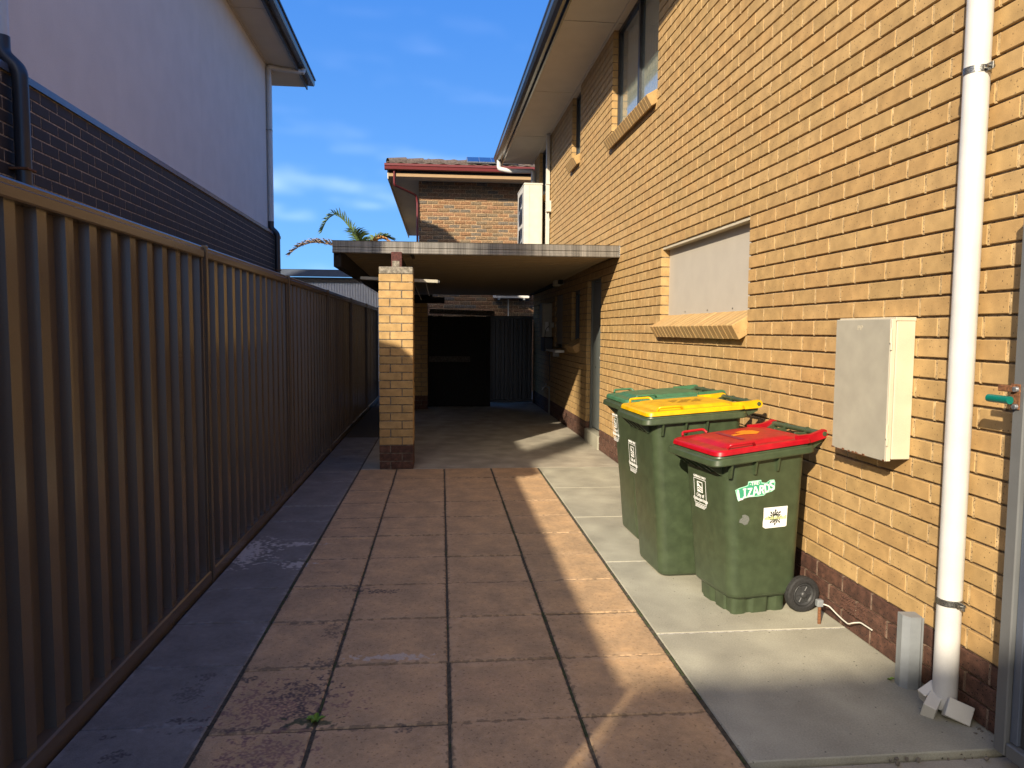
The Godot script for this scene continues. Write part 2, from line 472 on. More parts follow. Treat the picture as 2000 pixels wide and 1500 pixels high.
# One map for the pavers: x from -1.40, z from -1.9 back; colours, grain, edges and the stains where they lie.
const PV_O := Vector2(-1.40, -1.9)
const PV_S := Vector2(2.512, 5.848)
func paver_material() -> StandardMaterial3D:
	var w := 880
	var h := 2048
	var f := FastNoiseLite.new()
	f.seed = 5
	f.frequency = 0.011
	f.fractal_octaves = 4
	var a := f.get_image(w, h, false, false, false)
	a.convert(Image.FORMAT_L8)
	var A := a.get_data()
	f.seed = 9
	f.frequency = 0.06
	f.fractal_octaves = 3
	var b := f.get_image(w, h, false, false, false)
	b.convert(Image.FORMAT_L8)
	var B := b.get_data()
	f.seed = 14
	f.frequency = 0.16
	f.fractal_octaves = 1
	var c := f.get_image(w, h, false, false, false)
	c.convert(Image.FORMAT_L8)
	var C := c.get_data()
	var r := RandomNumberGenerator.new()
	r.seed = 77
	# stains: x, z, half length x, half length z, colour, strength
	var dark := Vector3(0.05, 0.042, 0.04)
	var plum := Vector3(0.17, 0.085, 0.08)
	var pale := Vector3(0.46, 0.42, 0.38)
	var green := Vector3(0.05, 0.06, 0.022)
	var stains := [
		[-0.62, -2.82, 0.24, 0.20, plum, 0.9], [-0.56, -2.92, 0.13, 0.10, dark, 0.8], [-0.53, -2.74, 0.06, 0.07, dark, 0.9],
		[-0.80, -3.05, 0.05, 0.03, dark, 0.9], [-0.34, -4.05, 0.17, 0.035, dark, 1.0], [-0.49, -4.10, 0.10, 0.05, dark, 0.7],
		[-0.50, -3.16, 0.08, 0.06, dark, 0.8], [-0.53, -3.52, 0.05, 0.10, dark, 0.7], [-0.49, -2.69, 0.10, 0.035, green, 1.0],
		[-0.59, -2.50, 0.15, 0.10, plum, 0.8], [-0.66, -2.36, 0.14, 0.10, plum, 0.8], [-0.58, -2.25, 0.12, 0.06, dark, 0.7],
		[-0.13, -2.62, 0.035, 0.03, dark, 0.9], [-0.93, -2.74, 0.07, 0.02, dark, 1.0], [-1.01, -2.95, 0.05, 0.08, dark, 0.7],
		[-1.11, -2.51, 0.04, 0.04, dark, 1.0], [-1.20, -2.64, 0.04, 0.015, dark, 0.9], [-0.98, -3.10, 0.05, 0.03, dark, 0.8],
		[-1.27, -4.86, 0.17, 0.26, pale, 1.0], [-0.91, -4.58, 0.10, 0.07, pale, 0.9], [-1.0, -5.0, 0.2, 0.04, pale, 0.7], [-0.24, -3.21, 0.18, 0.03, pale, 0.7],
		[-0.95, -5.02, 0.10, 0.03, pale, 0.6], [-0.66, -3.62, 0.15, 0.02, dark, 0.6], [-0.66, -5.40, 0.16, 0.012, dark, 0.9],
		[-0.30, -5.36, 0.14, 0.012, dark, 0.6], [-0.70, -4.40, 0.10, 0.02, dark, 0.5], [-0.75, -2.66, 0.2, 0.02, dark, 0.7],
		[0.20, -2.9, 0.3, 0.12, plum, 0.18], [0.3, -6.2, 0.2, 0.1, dark, 0.15], [-0.2, -5.9, 0.2, 0.12, dark, 0.12]]
	var out := PackedByteArray()
	out.resize(w * h * 3)
	var hg := PackedByteArray()
	hg.resize(w * h)
	for py in h:
		var z := PV_O.y - (py + 0.5) / h * PV_S.y
		var near := []
		for s in stains:
			if absf(z - s[1]) < s[3] * 1.5:
				near.append(s)
		var row := absf(fposmod((-z - 2.639) / 0.506 + 0.5, 1.0) - 0.5) * 0.506
		var row_g := absf(fposmod((-z - 2.70) / 0.487 + 0.5, 1.0) - 0.5) * 0.487
		for px in w:
			var i := py * w + px
			var x := PV_O.x + (px + 0.5) / w * PV_S.x
			var na := A[i] / 255.0 - 0.5
			var nb := B[i] / 255.0 - 0.5
			var nc := C[i] / 255.0
			var gr := r.randf() - 0.5
			var col: Vector3
			var hh := 0.6 + nb * 0.3 + gr * 0.16
			if x < -0.85:
				col = Vector3(0.165, 0.152, 0.138) * (1.0 + na * 0.5 + nb * 0.25 + gr * 0.22)
				var e := minf(row_g, minf(absf(x + 0.853), absf(x + 1.315)))
				var k := clampf((0.022 + nb * 0.06 - e) / 0.012, 0.0, 1.0) * clampf(0.5 + na * 3.0, 0.0, 1.0)
				col = col.lerp(Vector3(0.26, 0.25, 0.24), k * 0.55)
			else:
				col = Vector3(0.40, 0.265, 0.145).lerp(Vector3(0.455, 0.288, 0.147), clampf(0.5 + na * 2.0, 0.0, 1.0))
				col *= 1.0 + na * 0.35 + nb * 0.28 + gr * 0.26
				if nc > 0.86:
					col *= 0.62
					hh -= 0.3
				elif nc < 0.13:
					col = col.lerp(Vector3(0.42, 0.30, 0.2), 0.5)
				var e2 := row
				for q in [-0.8475, -0.4655, 0.031, 0.5265, 1.03]:
					e2 = minf(e2, absf(x - q))
				var k2 := clampf((0.05 + nb * 0.08 - e2) / 0.02, 0.0, 1.0) * clampf(0.5 + na * 2.4, 0.0, 1.0)
				col = col.lerp(Vector3(0.49, 0.345, 0.215), k2 * 0.35)
				var k3 := clampf((0.013 + nb * 0.05 - e2) / 0.008, 0.0, 1.0)
				col = col.lerp(Vector3(0.09, 0.065, 0.04), k3 * 0.6)
			for s in near:
				var dx: float = (x - s[0]) / s[2]
				var dz: float = (z - s[1]) / s[3]
				var d := sqrt(dx * dx + dz * dz)
				if d < 1.5:
					var q: float = clampf((0.95 - d + nb * 2.6 + na * 0.8) / 0.35, 0.0, 1.0) * s[5]
					if s[4] != pale and s[4] != green:
						q *= clampf(0.6 + (nc - 0.4) * 1.8, 0.0, 1.0)
					col = col.lerp(s[4] * (1.0 + gr * 0.3), q * 0.85)
			var cc := lin(maxf(col.x, 0.004), maxf(col.y, 0.004), maxf(col.z, 0.004))
			out[i * 3] = int(clampf(cc.r, 0, 1) * 255.0)
			out[i * 3 + 1] = int(clampf(cc.g, 0, 1) * 255.0)
			out[i * 3 + 2] = int(clampf(cc.b, 0, 1) * 255.0)
			hg[i] = int(clampf(hh, 0, 1) * 255.0)
	var im := Image.create_from_data(w, h, false, Image.FORMAT_RGB8, out)
	var hm := Image.create_from_data(w, h, false, Image.FORMAT_L8, hg)
	hm.convert(Image.FORMAT_RGBA8)
	hm.bump_map_to_normal_map(2.0)
	var m := StandardMaterial3D.new()
	m.albedo_texture = ImageTexture.create_from_image(im)
	m.normal_enabled = true
	m.normal_texture = ImageTexture.create_from_image(hm)
	m.normal_scale = 0.6
	m.roughness = 0.9
	return m

# ---------------------------------------------------------------- bricks
var brick_cache := {}
func brick_mesh(wf: Basis, length: float, depth: float, ch: float, height: float, full := false) -> Mesh:
	var key := "%s %.3f %.3f %.4f %s" % [wf, length, depth, ch, full]
	if not brick_cache.has(key):
		var b := MB.new()
		b.xf = Transform3D(wf, Vector3.ZERO)
		if full:
			b.cbox(Vector3(-length / 2, -height / 2, -depth), Vector3(length / 2, height / 2, 0), ch)
		else:
			brick_front(b, length, depth, ch, height)
		brick_cache[key] = b.mesh()
	return brick_cache[key]

func brick_front(b: MB, length: float, depth: float, ch: float, height: float) -> void:
	var x := length / 2
	var y := height / 2
	var o := [Vector3(-x, -y, -ch), Vector3(x, -y, -ch), Vector3(x, y, -ch), Vector3(-x, y, -ch)]
	var i := [Vector3(-x + ch, -y + ch, 0), Vector3(x - ch, -y + ch, 0), Vector3(x - ch, y - ch, 0), Vector3(-x + ch, y - ch, 0)]
	var d := [Vector3(0, -1, 0), Vector3(1, 0, 0), Vector3(0, 1, 0), Vector3(-1, 0, 0)]
	b.quad(i[0], i[1], i[2], i[3], Vector3.BACK)
	for k in 4:
		var l := (k + 1) % 4
		b.quad(o[k], o[l], i[l], i[k], d[k] + Vector3.BACK)
		var e := Vector3(0, 0, -depth + ch)
		b.quad(o[k], o[l], o[l] + e, o[k] + e, d[k])

func in_view(p: Vector3) -> Vector2:
	var q := cam.basis.inverse() * (p - cam.position)
	if q.z > -0.1:
		return Vector2(9, 9)
	return Vector2(q.x / -q.z * 1425.0 / 1000.0, q.y / -q.z * 1425.0 / 750.0)

# A wall of stretcher bond in (u, y, n): wf turns that into the parent's own axes. The most visible bricks are parts, the rest one mass.
func brick_wall(parent: Node3D, wf: Basis, u0: float, u1: float, c0: int, c1: int, phase: float, holes: Array, tones: Callable, bed: Callable, o: Dictionary) -> void:
	var h: float = COURSE - o.get("bed_gap", 0.010)
	var ch: float = o.get("chamfer", 0.003)
	var jitter: float = o.get("jitter", 0.0012)
	var bed_n: float = o.get("bed_n", -0.0075)
	var perp_n: float = o.get("perp_n", -0.0015)
	var singles: int = o.get("singles", 300)
	var beds := {}
	var perps := {}
	var list := []
	for c in range(c0, c1):
		var y := (c + 0.5) * COURSE
		# solid stretches of this course
		var runs := [[u0, u1]]
		for hl in holes:
			if y > hl[2] and y < hl[3]:
				var next := []
				for r in runs:
					if hl[1] <= r[0] or hl[0] >= r[1]:
						next.append(r)
						continue
					if hl[0] > r[0] + 0.02:
						next.append([r[0], hl[0]])
					if hl[1] < r[1] - 0.02:
						next.append([hl[1], r[1]])
				runs = next
		var m_bed: Array = bed.call(c)
		if not beds.has(m_bed[0]):
			var nb := MB.new()
			nb.xf = Transform3D(wf, Vector3.ZERO)
			beds[m_bed[0]] = nb
		if not perps.has(m_bed[1]):
			var nb := MB.new()
			nb.xf = Transform3D(wf, Vector3.ZERO)
			perps[m_bed[1]] = nb
		var first := phase + (0.0 if c % 2 != 0 else PITCH * 0.5)
		for r in runs:
			beds[m_bed[0]].box(Vector3(r[0] + 0.004, c * COURSE, -0.104), Vector3(r[1] - 0.004, (c + 1) * COURSE, bed_n))
			var k := floori((r[0] - first) / PITCH)
			var at: float = first + k * PITCH
			while at < r[1]:
				var a := maxf(at + 0.005, r[0])
				var e := minf(at + PITCH - 0.005, r[1])
				if at > r[0] + 0.005:
					perps[m_bed[1]].box(Vector3(at - 0.0055, c * COURSE + 0.003, -0.06), Vector3(at + 0.0055, (c + 1) * COURSE - 0.004, perp_n))
				if e - a > 0.008:
					var ms: Array = tones.call(c)
					list.append([Vector3((a + e) / 2, y, rng.randf_range(-jitter, jitter)), e - a, ms[rng.randi() % ms.size()]])
				at += PITCH
	# rank by size in the picture
	var world := Transform3D(parent.basis, parent.position)
	for b in list:
		var p: Vector3 = world * (wf * b[0])
		var s := in_view(p)
		var d := p - cam.position
		var nrm := world.basis * (wf * Vector3.BACK)
		var score: float = b[1] * absf(nrm.dot(d.normalized())) / d.length_squared()
		if absf(s.x) > 1.0 or absf(s.y) > 1.0 or (o.has("min_y") and p.y < o.min_y) or (o.has("min_u") and b[0].x < o.min_u):
			score = 0.0
		b.append(score)
	list.sort_custom(func(a, b): return a[3] > b[3])
	var mass := {}
	for i in list.size():
		var b: Array = list[i]
		if i < singles and b[3] > 0.0:
			put("brick", brick_mesh(wf, b[1], 0.106, ch, h, true), b[2], parent, Transform3D(Basis.IDENTITY, wf * b[0]))
		else:
			if not mass.has(b[2]):
				mass[b[2]] = MB.new()
			mass[b[2]].xf = Transform3D(wf, wf * b[0])
			brick_front(mass[b[2]], b[1], 0.106, ch, h)
	for m in mass:
		stuff(put("brickwork", mass[m].mesh(), m, parent))
	for m in beds:
		put("mortar_bed", beds[m].mesh(), m, parent)
	for m in perps:
		stuff(put("mortar_joints", perps[m].mesh(), m, parent))

# one row of bricks on edge, tilted out under an opening (u0..u1, top back edge at y)
func brick_sill(parent: Node3D, called: String, wf: Basis, u0: float, u1: float, y: float, tones: Array) -> void:
	var root := Node3D.new()
	root.name = numbered(called, parent)
	parent.add_child(root)
	var cnt := int(round((u1 - u0) / 0.0862))
	var step := (u1 - u0) / cnt
	var tilt := Basis(Vector3.RIGHT, deg_to_rad(30))
	var mortar := MB.new()
	mortar.xf = Transform3D(wf, wf * Vector3((u0 + u1) / 2, y, -0.095)) * Transform3D(tilt, Vector3.ZERO)
	mortar.box(Vector3(-(u1 - u0) / 2 + 0.01, -0.104, 0.004), Vector3((u1 - u0) / 2 - 0.01, -0.005, 0.218))
	put("sill_mortar", mortar.mesh(), M.perpend, root)
	var b := MB.new()
	b.xf = Transform3D(wf * tilt, Vector3.ZERO)
	b.cbox(Vector3(-step / 2 + 0.003, -0.11, 0), Vector3(step / 2 - 0.003, 0, 0.225), 0.004)
	var mesh := b.mesh()
	for i in cnt:
		put("sill_brick", mesh, tones[rng.randi() % tones.size()], root, Transform3D(Basis.IDENTITY, wf * Vector3(u0 + step * (i + 0.5), y + rng.randf_range(-0.0015, 0.0015), -0.095)))

# ---------------------------------------------------------------- small shapes
func box_mesh(lo: Vector3, hi: Vector3, ch := 0.0, xf := Transform3D.IDENTITY) -> Mesh:
	var b := MB.new()
	b.xf = xf
	if ch > 0.0:
		b.cbox(lo, hi, ch)
	else:
		b.box(lo, hi)
	return b.mesh()

func tube_mesh(pts: Array, r: float, seg := 14) -> Mesh:
	var b := MB.new()
	b.tube(pts, r, seg)
	return b.mesh()

# a path whose corners are rounded
func bend(pts: Array, r: float, seg := 5) -> Array:
	var out := [pts[0]]
	for i in range(1, pts.size() - 1):
		var a: Vector3 = (pts[i - 1] - pts[i]).normalized()
		var c: Vector3 = (pts[i + 1] - pts[i]).normalized()
		var p0: Vector3 = pts[i] + a * r
		var p1: Vector3 = pts[i] + c * r
		for k in seg + 1:
			var t := float(k) / seg
			out.append(p0.lerp(pts[i], t).lerp(Vector3(pts[i]).lerp(p1, t), t))
	out.append(pts[-1])
	return out

func rrect(x0: float, x1: float, hw: float, y: float, r: float, slope := 0.0, sx := 0.0, seg := 6) -> PackedVector3Array:
	var out := PackedVector3Array()
	var cs := [[x1 - r, hw - r, 0.0], [x0 + r, hw - r, 0.5], [x0 + r, -hw + r, 1.0], [x1 - r, -hw + r, 1.5]]
	for c in cs:
		for k in seg + 1:
			var a: float = (c[2] + 0.5 * k / seg) * PI
			var x: float = c[0] + cos(a) * r
			out.append(Vector3(x, y + slope * (x - sx), c[1] + sin(a) * r))
	return out

func text_mesh(s: String, size: float, bold := false) -> TextMesh:
	var f := SystemFont.new()
	f.font_names = PackedStringArray(["Droid Sans"])
	if bold:
		f.font_weight = 700
	var t := TextMesh.new()
	t.font = f
	t.text = s
	t.font_size = 32
	t.pixel_size = size / 32.0
	t.depth = 0.0006
	return t

func hx(u: float, y: float, n: float) -> Vector3:
	return HOUSE_AT + Basis(Vector3.UP, HOUSE_TURN) * Vector3(-n, y, -u)

# ---------------------------------------------------------------- start
func _ready() -> void:
	rng.seed = 4242
	cam = Camera3D.new()
	cam.name = "camera"
	cam.position = Vector3(0, 1.465, 0)
	cam.basis = Basis(Vector3(0.99534353, 0.0070505, 0.09613296), Vector3(0, 0.99732134, -0.07314465), Vector3(-0.09639116, 0.07280405, 0.99267735))
	cam.fov = rad_to_deg(2.0 * atan(750.0 / 1425.0))
	cam.near = 0.03
	cam.far = 600.0
	add_child(cam)
	cam.current = true
	sky_and_sun()
	materials()
	ground()
	right_house()
	left_house()
	back_house()
	shed()
	carport()
	fences()
	gates()
	street_tree()
	paving()
	wall_things()
	bins()
	rear_things()
	palm()
	details()

func sky_and_sun() -> void:
	var sun := DirectionalLight3D.new()
	sun.name = "sun"
	sun.basis = Basis.looking_at(SUN_TRAVEL.normalized(), Vector3.UP)
	sun.light_energy = 1.2
	sun.light_color = Color(1.0, 0.94, 0.84)
	sun.light_angular_distance = 0.8
	sun.shadow_enabled = true
	add_child(sun)
	var s := ProceduralSkyMaterial.new()
	s.sky_top_color = Color(0.145, 0.335, 0.60)
	s.sky_horizon_color = Color(0.385, 0.575, 0.745)
	s.sky_curve = 0.155
	s.ground_bottom_color = Color(0.30, 0.28, 0.25)
	s.ground_horizon_color = Color(0.45, 0.46, 0.45)
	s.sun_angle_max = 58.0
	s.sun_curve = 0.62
	s.sky_cover = cirrus()
	s.sky_cover_modulate = Color(1, 1, 1, 0.16)
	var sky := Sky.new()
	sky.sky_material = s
	var e := Environment.new()
	e.background_mode = Environment.BG_SKY
	e.sky = sky
	e.background_energy_multiplier = 1.1
	e.tonemap_mode = Environment.TONE_MAPPER_LINEAR
	e.tonemap_exposure = 2.35
	e.sdfgi_enabled = true
	e.ssao_enabled = true
	e.ssil_enabled = true
	var w := WorldEnvironment.new()
	w.name = "environment"
	w.environment = e
	add_child(w)

# thin streaks of high cloud, low in the sky all round
func cirrus() -> ImageTexture:
	var w := 1024
	var h := 512
	var f := FastNoiseLite.new()
	f.seed = 3
	f.frequency = 1.0
	f.fractal_octaves = 4
	var out := PackedByteArray()
	out.resize(w * h * 4)
	out.fill(0)
	for py in range(150, 256):
		var el := (0.5 - (py + 0.5) / h) * PI
		for px in w:
			var az := (px + 0.5) / w * TAU
			var d := Vector3(cos(az) * 3.0, el * 26.0 + sin(az * 3.0) * 0.7, sin(az) * 3.0)
			var k := f.get_noise_3dv(d) + 0.35 * f.get_noise_3dv(d * Vector3(3.1, 1.7, 3.1))
			var band := exp(-pow((el - 0.155) / 0.075, 2.0)) + 0.15
			var a := clampf((k - 0.10) * 1.7, 0.0, 1.0) * band
			var i := (py * w + px) * 4
			out[i] = 255
			out[i + 1] = 255
			out[i + 2] = 255
			out[i + 3] = int(clampf(a, 0, 1) * 255.0)
	return ImageTexture.create_from_image(Image.create_from_data(w, h, false, Image.FORMAT_RGBA8, out))

func ground() -> void:
	var g := put("ground", box_mesh(Vector3(-150, -0.5, -150), Vector3(150, -0.075, 150)), M.earth)
	tag(g, "bare brown earth under and around the yard", "ground", "", "structure")

# ---------------------------------------------------------------- the sandy brick house on the right
func right_house() -> void:
	var house := thing("brick_house", HOUSE_AT, HOUSE_TURN, "two-storey sandy yellow brick house with dark plinth along the yard", "house")
	var wf := Basis(Vector3(0, 0, -1), Vector3.UP, Vector3(-1, 0, 0))
	# openings: u0, u1, y0, y1
	var holes := [[2.208, 4.0445, 17.2 * COURSE, 26 * COURSE], [6.40, 7.21, -0.1, 25 * COURSE], [4.278, 5.9925, 42.2 * COURSE, 58 * COURSE], [7.809, 8.4275, 45.2 * COURSE, 58 * COURSE], [7.687, 8.306, 14.2 * COURSE, 24 * COURSE], [9.05, 9.75, 14.2 * COURSE, 24 * COURSE], [10.75, 11.75, 45.2 * COURSE, 58 * COURSE]]
	brick_wall(house, wf, -2.6, 12.3, 0, 58, 0.387 - PITCH * 20, holes,
		func(c): return M.brown_brick if c < 3 else M.sandy,
		func(c): return [M.mortar_brown, M.mortar_brown] if c < 3 else [M.mortar, M.perpend],
		{"singles": 300, "min_u": -0.05, "bed_n": -0.012})
	var loc := func(u: float, y: float, n: float) -> Vector3: return Vector3(-n, y, -u)
	# body behind the brickwork, roof and eaves
	var b := MB.new()
	b.box(Vector3(0.125, -0.07, -12.3), Vector3(8.0, 4.95, 2.6))
	put("wall_core", b.mesh(), M.charcoal, house)
	b = MB.new()
	b.box(Vector3(0.0, -0.07, -12.42), Vector3(8.0, 4.95, -12.302))
	put("end_wall", b.mesh(), M.sandy[1], house)
	var joint_u := [-1.4, 1.0, 3.4, 5.8, 8.2, 10.6, 12.75]
	for i in joint_u.size() - 1:
		put("soffit_panel", box_mesh(loc.call(joint_u[i + 1] - 0.008, 4.87, 0.62), loc.call(joint_u[i] + 0.008, 4.878, -0.1)), M.soffit, house)
	put("soffit_backing", box_mesh(loc.call(12.75, 4.882, 0.62), loc.call(-2.6, 4.90, -0.1)), M.charcoal, house)
	put("soffit_bead", box_mesh(loc.call(12.74, 4.852, 0.022), loc.call(-2.6, 4.8695, 0.001)), M.soffit, house)
	b = MB.new()
	b.prism(PackedVector2Array([Vector2(-0.622, 4.835), Vector2(-0.645, 4.835), Vector2(-0.645, 5.02), Vector2(-0.622, 5.02)]), -12.78, 2.6)
	put("fascia", b.mesh(), M.gutter_grey, house)
	# quad gutter, a folded sheet with a rolled lip
	b = MB.new()
	b.prism(PackedVector2Array([Vector2(-0.647, 5.0), Vector2(-0.647, 4.875), Vector2(-0.70, 4.872), Vector2(-0.745, 4.885), Vector2(-0.775, 4.915), Vector2(-0.785, 4.96), Vector2(-0.80, 4.975), Vector2(-0.80, 4.995), Vector2(-0.785, 5.0), Vector2(-0.776, 4.985), Vector2(-0.768, 4.925), Vector2(-0.742, 4.895), Vector2(-0.70, 4.882), Vector2(-0.657, 4.884), Vector2(-0.655, 5.0)]), -12.8, 2.6)
	put("gutter", b.mesh(), M.gutter_grey, house)
	b = MB.new()
	b.prism(PackedVector2Array([Vector2(-0.70, 5.02), Vector2(4.0, 6.75), Vector2(8.6, 5.02), Vector2(8.6, 4.97), Vector2(4.0, 6.68), Vector2(-0.70, 4.99)]), -12.78, 2.6)
	put("roof", b.mesh(), M.tile, house)
	b = MB.new()
	b.prism(PackedVector2Array([Vector2(-0.62, 4.93), Vector2(4.0, 6.66), Vector2(8.5, 4.93)]), -12.5, -12.45)
	put("gable", b.mesh(), M.cream, house)
	# sills
	brick_sill(house, "panel_sill", wf, 2.213, 4.04, 1.625, M.sandy)
	brick_sill(house, "upper_sill", wf, 4.283, 5.988, 3.735, M.sandy)
	brick_sill(house, "small_sill", wf, 7.813, 8.424, 3.99, M.sandy)
	brick_sill(house, "lower_sill", wf, 7.691, 8.302, 1.36, M.sandy)
	brick_sill(house, "far_sill", wf, 10.755, 11.745, 3.99, M.sandy)
	# covered window
	var cover := put("window_cover", box_mesh(loc.call(4.041, 1.60, -0.075), loc.call(2.212, 2.205, -0.083), 0.001), M.panel, house)
	for u in [2.62, 3.1, 3.6]:
		put("rivet", box_mesh(loc.call(u + 0.006, 1.628, -0.072), loc.call(u - 0.006, 1.64, -0.0755), 0.001), M.steel, cover)
	put("lintel_trim", box_mesh(loc.call(4.041, 2.196, -0.012), loc.call(2.212, 2.2145, -0.10)), M.cream, house)
	put("hollow", box_mesh(loc.call(4.03, 1.5, -0.09), loc.call(2.23, 2.21, -0.12)), M.charcoal, house)
	# upper windows: frame, glass, blind
	window(house, 4.278, 5.9925, 3.70, 4.868, [5.13], true)
	window(house, 7.809, 8.4275, 3.95, 4.868, [], true)
	window(house, 10.75, 11.75, 3.95, 4.868, [11.25], false)
	window(house, 7.687, 8.306, 1.30, 24 * COURSE - 0.002, [], false)
	put("blocked_opening", box_mesh(loc.call(9.748, 1.25, -0.03), loc.call(9.052, 24 * COURSE - 0.002, -0.09), 0.002), M.deck, house)
	# side door
	var d := put("door", box_mesh(loc.call(7.165, 0.20, -0.075), loc.call(6.445, 2.10, -0.112), 0.002), M.door, house)
	var k := MB.new()
	k.xf = Transform3D(Basis(Vector3.BACK, PI / 2), loc.call(6.52, 1.13, -0.075))
	k.lathe([Vector2(0.0, 0.062), Vector2(0.018, 0.06), Vector2(0.028, 0.048), Vector2(0.028, 0.036), Vector2(0.014, 0.026), Vector2(0.012, 0.008), Vector2(0.034, 0.006), Vector2(0.036, -0.002)], 20)
	put("door_knob", k.mesh(), M.alu, d)
	put("keyhole", box_mesh(loc.call(6.975, 0.985, -0.0725), loc.call(6.955, 1.01, -0.0755), 0.001), M.black, d)
	for e in [[7.208, 7.167], [6.443, 6.402]]:
		put("door_frame", box_mesh(loc.call(e[0], 0.17, -0.055), loc.call(e[1], 2.13, -0.12), 0.002), M.door, house)
	put("door_head", box_mesh(loc.call(7.166, 2.102, -0.056), loc.call(6.444, 2.128, -0.12), 0.002), M.door, house)
	put("door_step", box_mesh(loc.call(7.206, -0.06, 0.012), loc.call(6.404, 0.168, -0.12), 0.005), M.concrete, house)
	# conduit-coloured downpipe at the end of the near brickwork, with a switch box
	var pipe := put("downpipe", box_mesh(loc.call(10.46, 2.42, 0.075), loc.call(10.36, 4.86, 0.012), 0.008), M.off_white, house)
	put("strap", box_mesh(loc.call(10.475, 4.0, 0.078), loc.call(10.345, 4.03, 0.011), 0.002), M.off_white, pipe)
	# far downpipe from the gutter end
	b = MB.new()
	b.tube(bend([loc.call(12.55, 4.9, 0.71), loc.call(12.55, 4.72, 0.71), loc.call(12.45, 4.66, 0.50), loc.call(12.2, 4.62, 0.06), loc.call(12.2, 2.4, 0.06)], 0.05), 0.045, 14)
	put("downpipe", b.mesh(), M.white_pipe, house)

func window(house: Node3D, u0: float, u1: float, y0: float, y1: float, mullions: Array, blind: bool) -> void:
	var b := MB.new()
	var f := 0.038
	for e in [[u0 + 0.002, u0 + f], [u1 - f, u1 - 0.002]]:
		b.box(Vector3(0.062, y0, -e[1]), Vector3(0.118, y1, -e[0]))
	b.box(Vector3(0.064, y0, -(u1 - f)), Vector3(0.116, y0 + f, -(u0 + f)))
	b.box(Vector3(0.064, y1 - f, -(u1 - f)), Vector3(0.116, y1, -(u0 + f)))
	for m in mullions:
		b.box(Vector3(0.060, y0 + f, -(m + 0.028)), Vector3(0.114, y1 - f, -(m - 0.028)))
	var w := put("window", b.mesh(), M.charcoal, house)
	var cuts := [u0 + f]
	for m in mullions:
		cuts.append(m - 0.028)
		cuts.append(m + 0.028)
	cuts.append(u1 - f)
	for i in range(0, cuts.size(), 2):
		put("pane", box_mesh(Vector3(0.088, y0 + f, -cuts[i + 1]), Vector3(0.092, y1 - f, -cuts[i])), M.glass if blind else M.dark_glass, w)
	if blind:
		# a blind of soft vertical folds hangs behind the glass
		var c := MB.new()
		var n := int((u1 - u0) / 0.045)
		for i in n:
			var a := u0 + f + (u1 - u0 - 2 * f) * i / n
			var e := u0 + f + (u1 - u0 - 2 * f) * (i + 1) / n
			var xa := 0.108 + (0.006 if i % 2 == 0 else 0.0)
			var xe := 0.108 + (0.0 if i % 2 == 0 else 0.006)
			c.quad(Vector3(xa, y0 + f, -a), Vector3(xe, y0 + f, -e), Vector3(xe, y1 - f, -e), Vector3(xa, y1 - f, -a), Vector3.LEFT)
		put("blind", c.mesh(), M.blind, w)

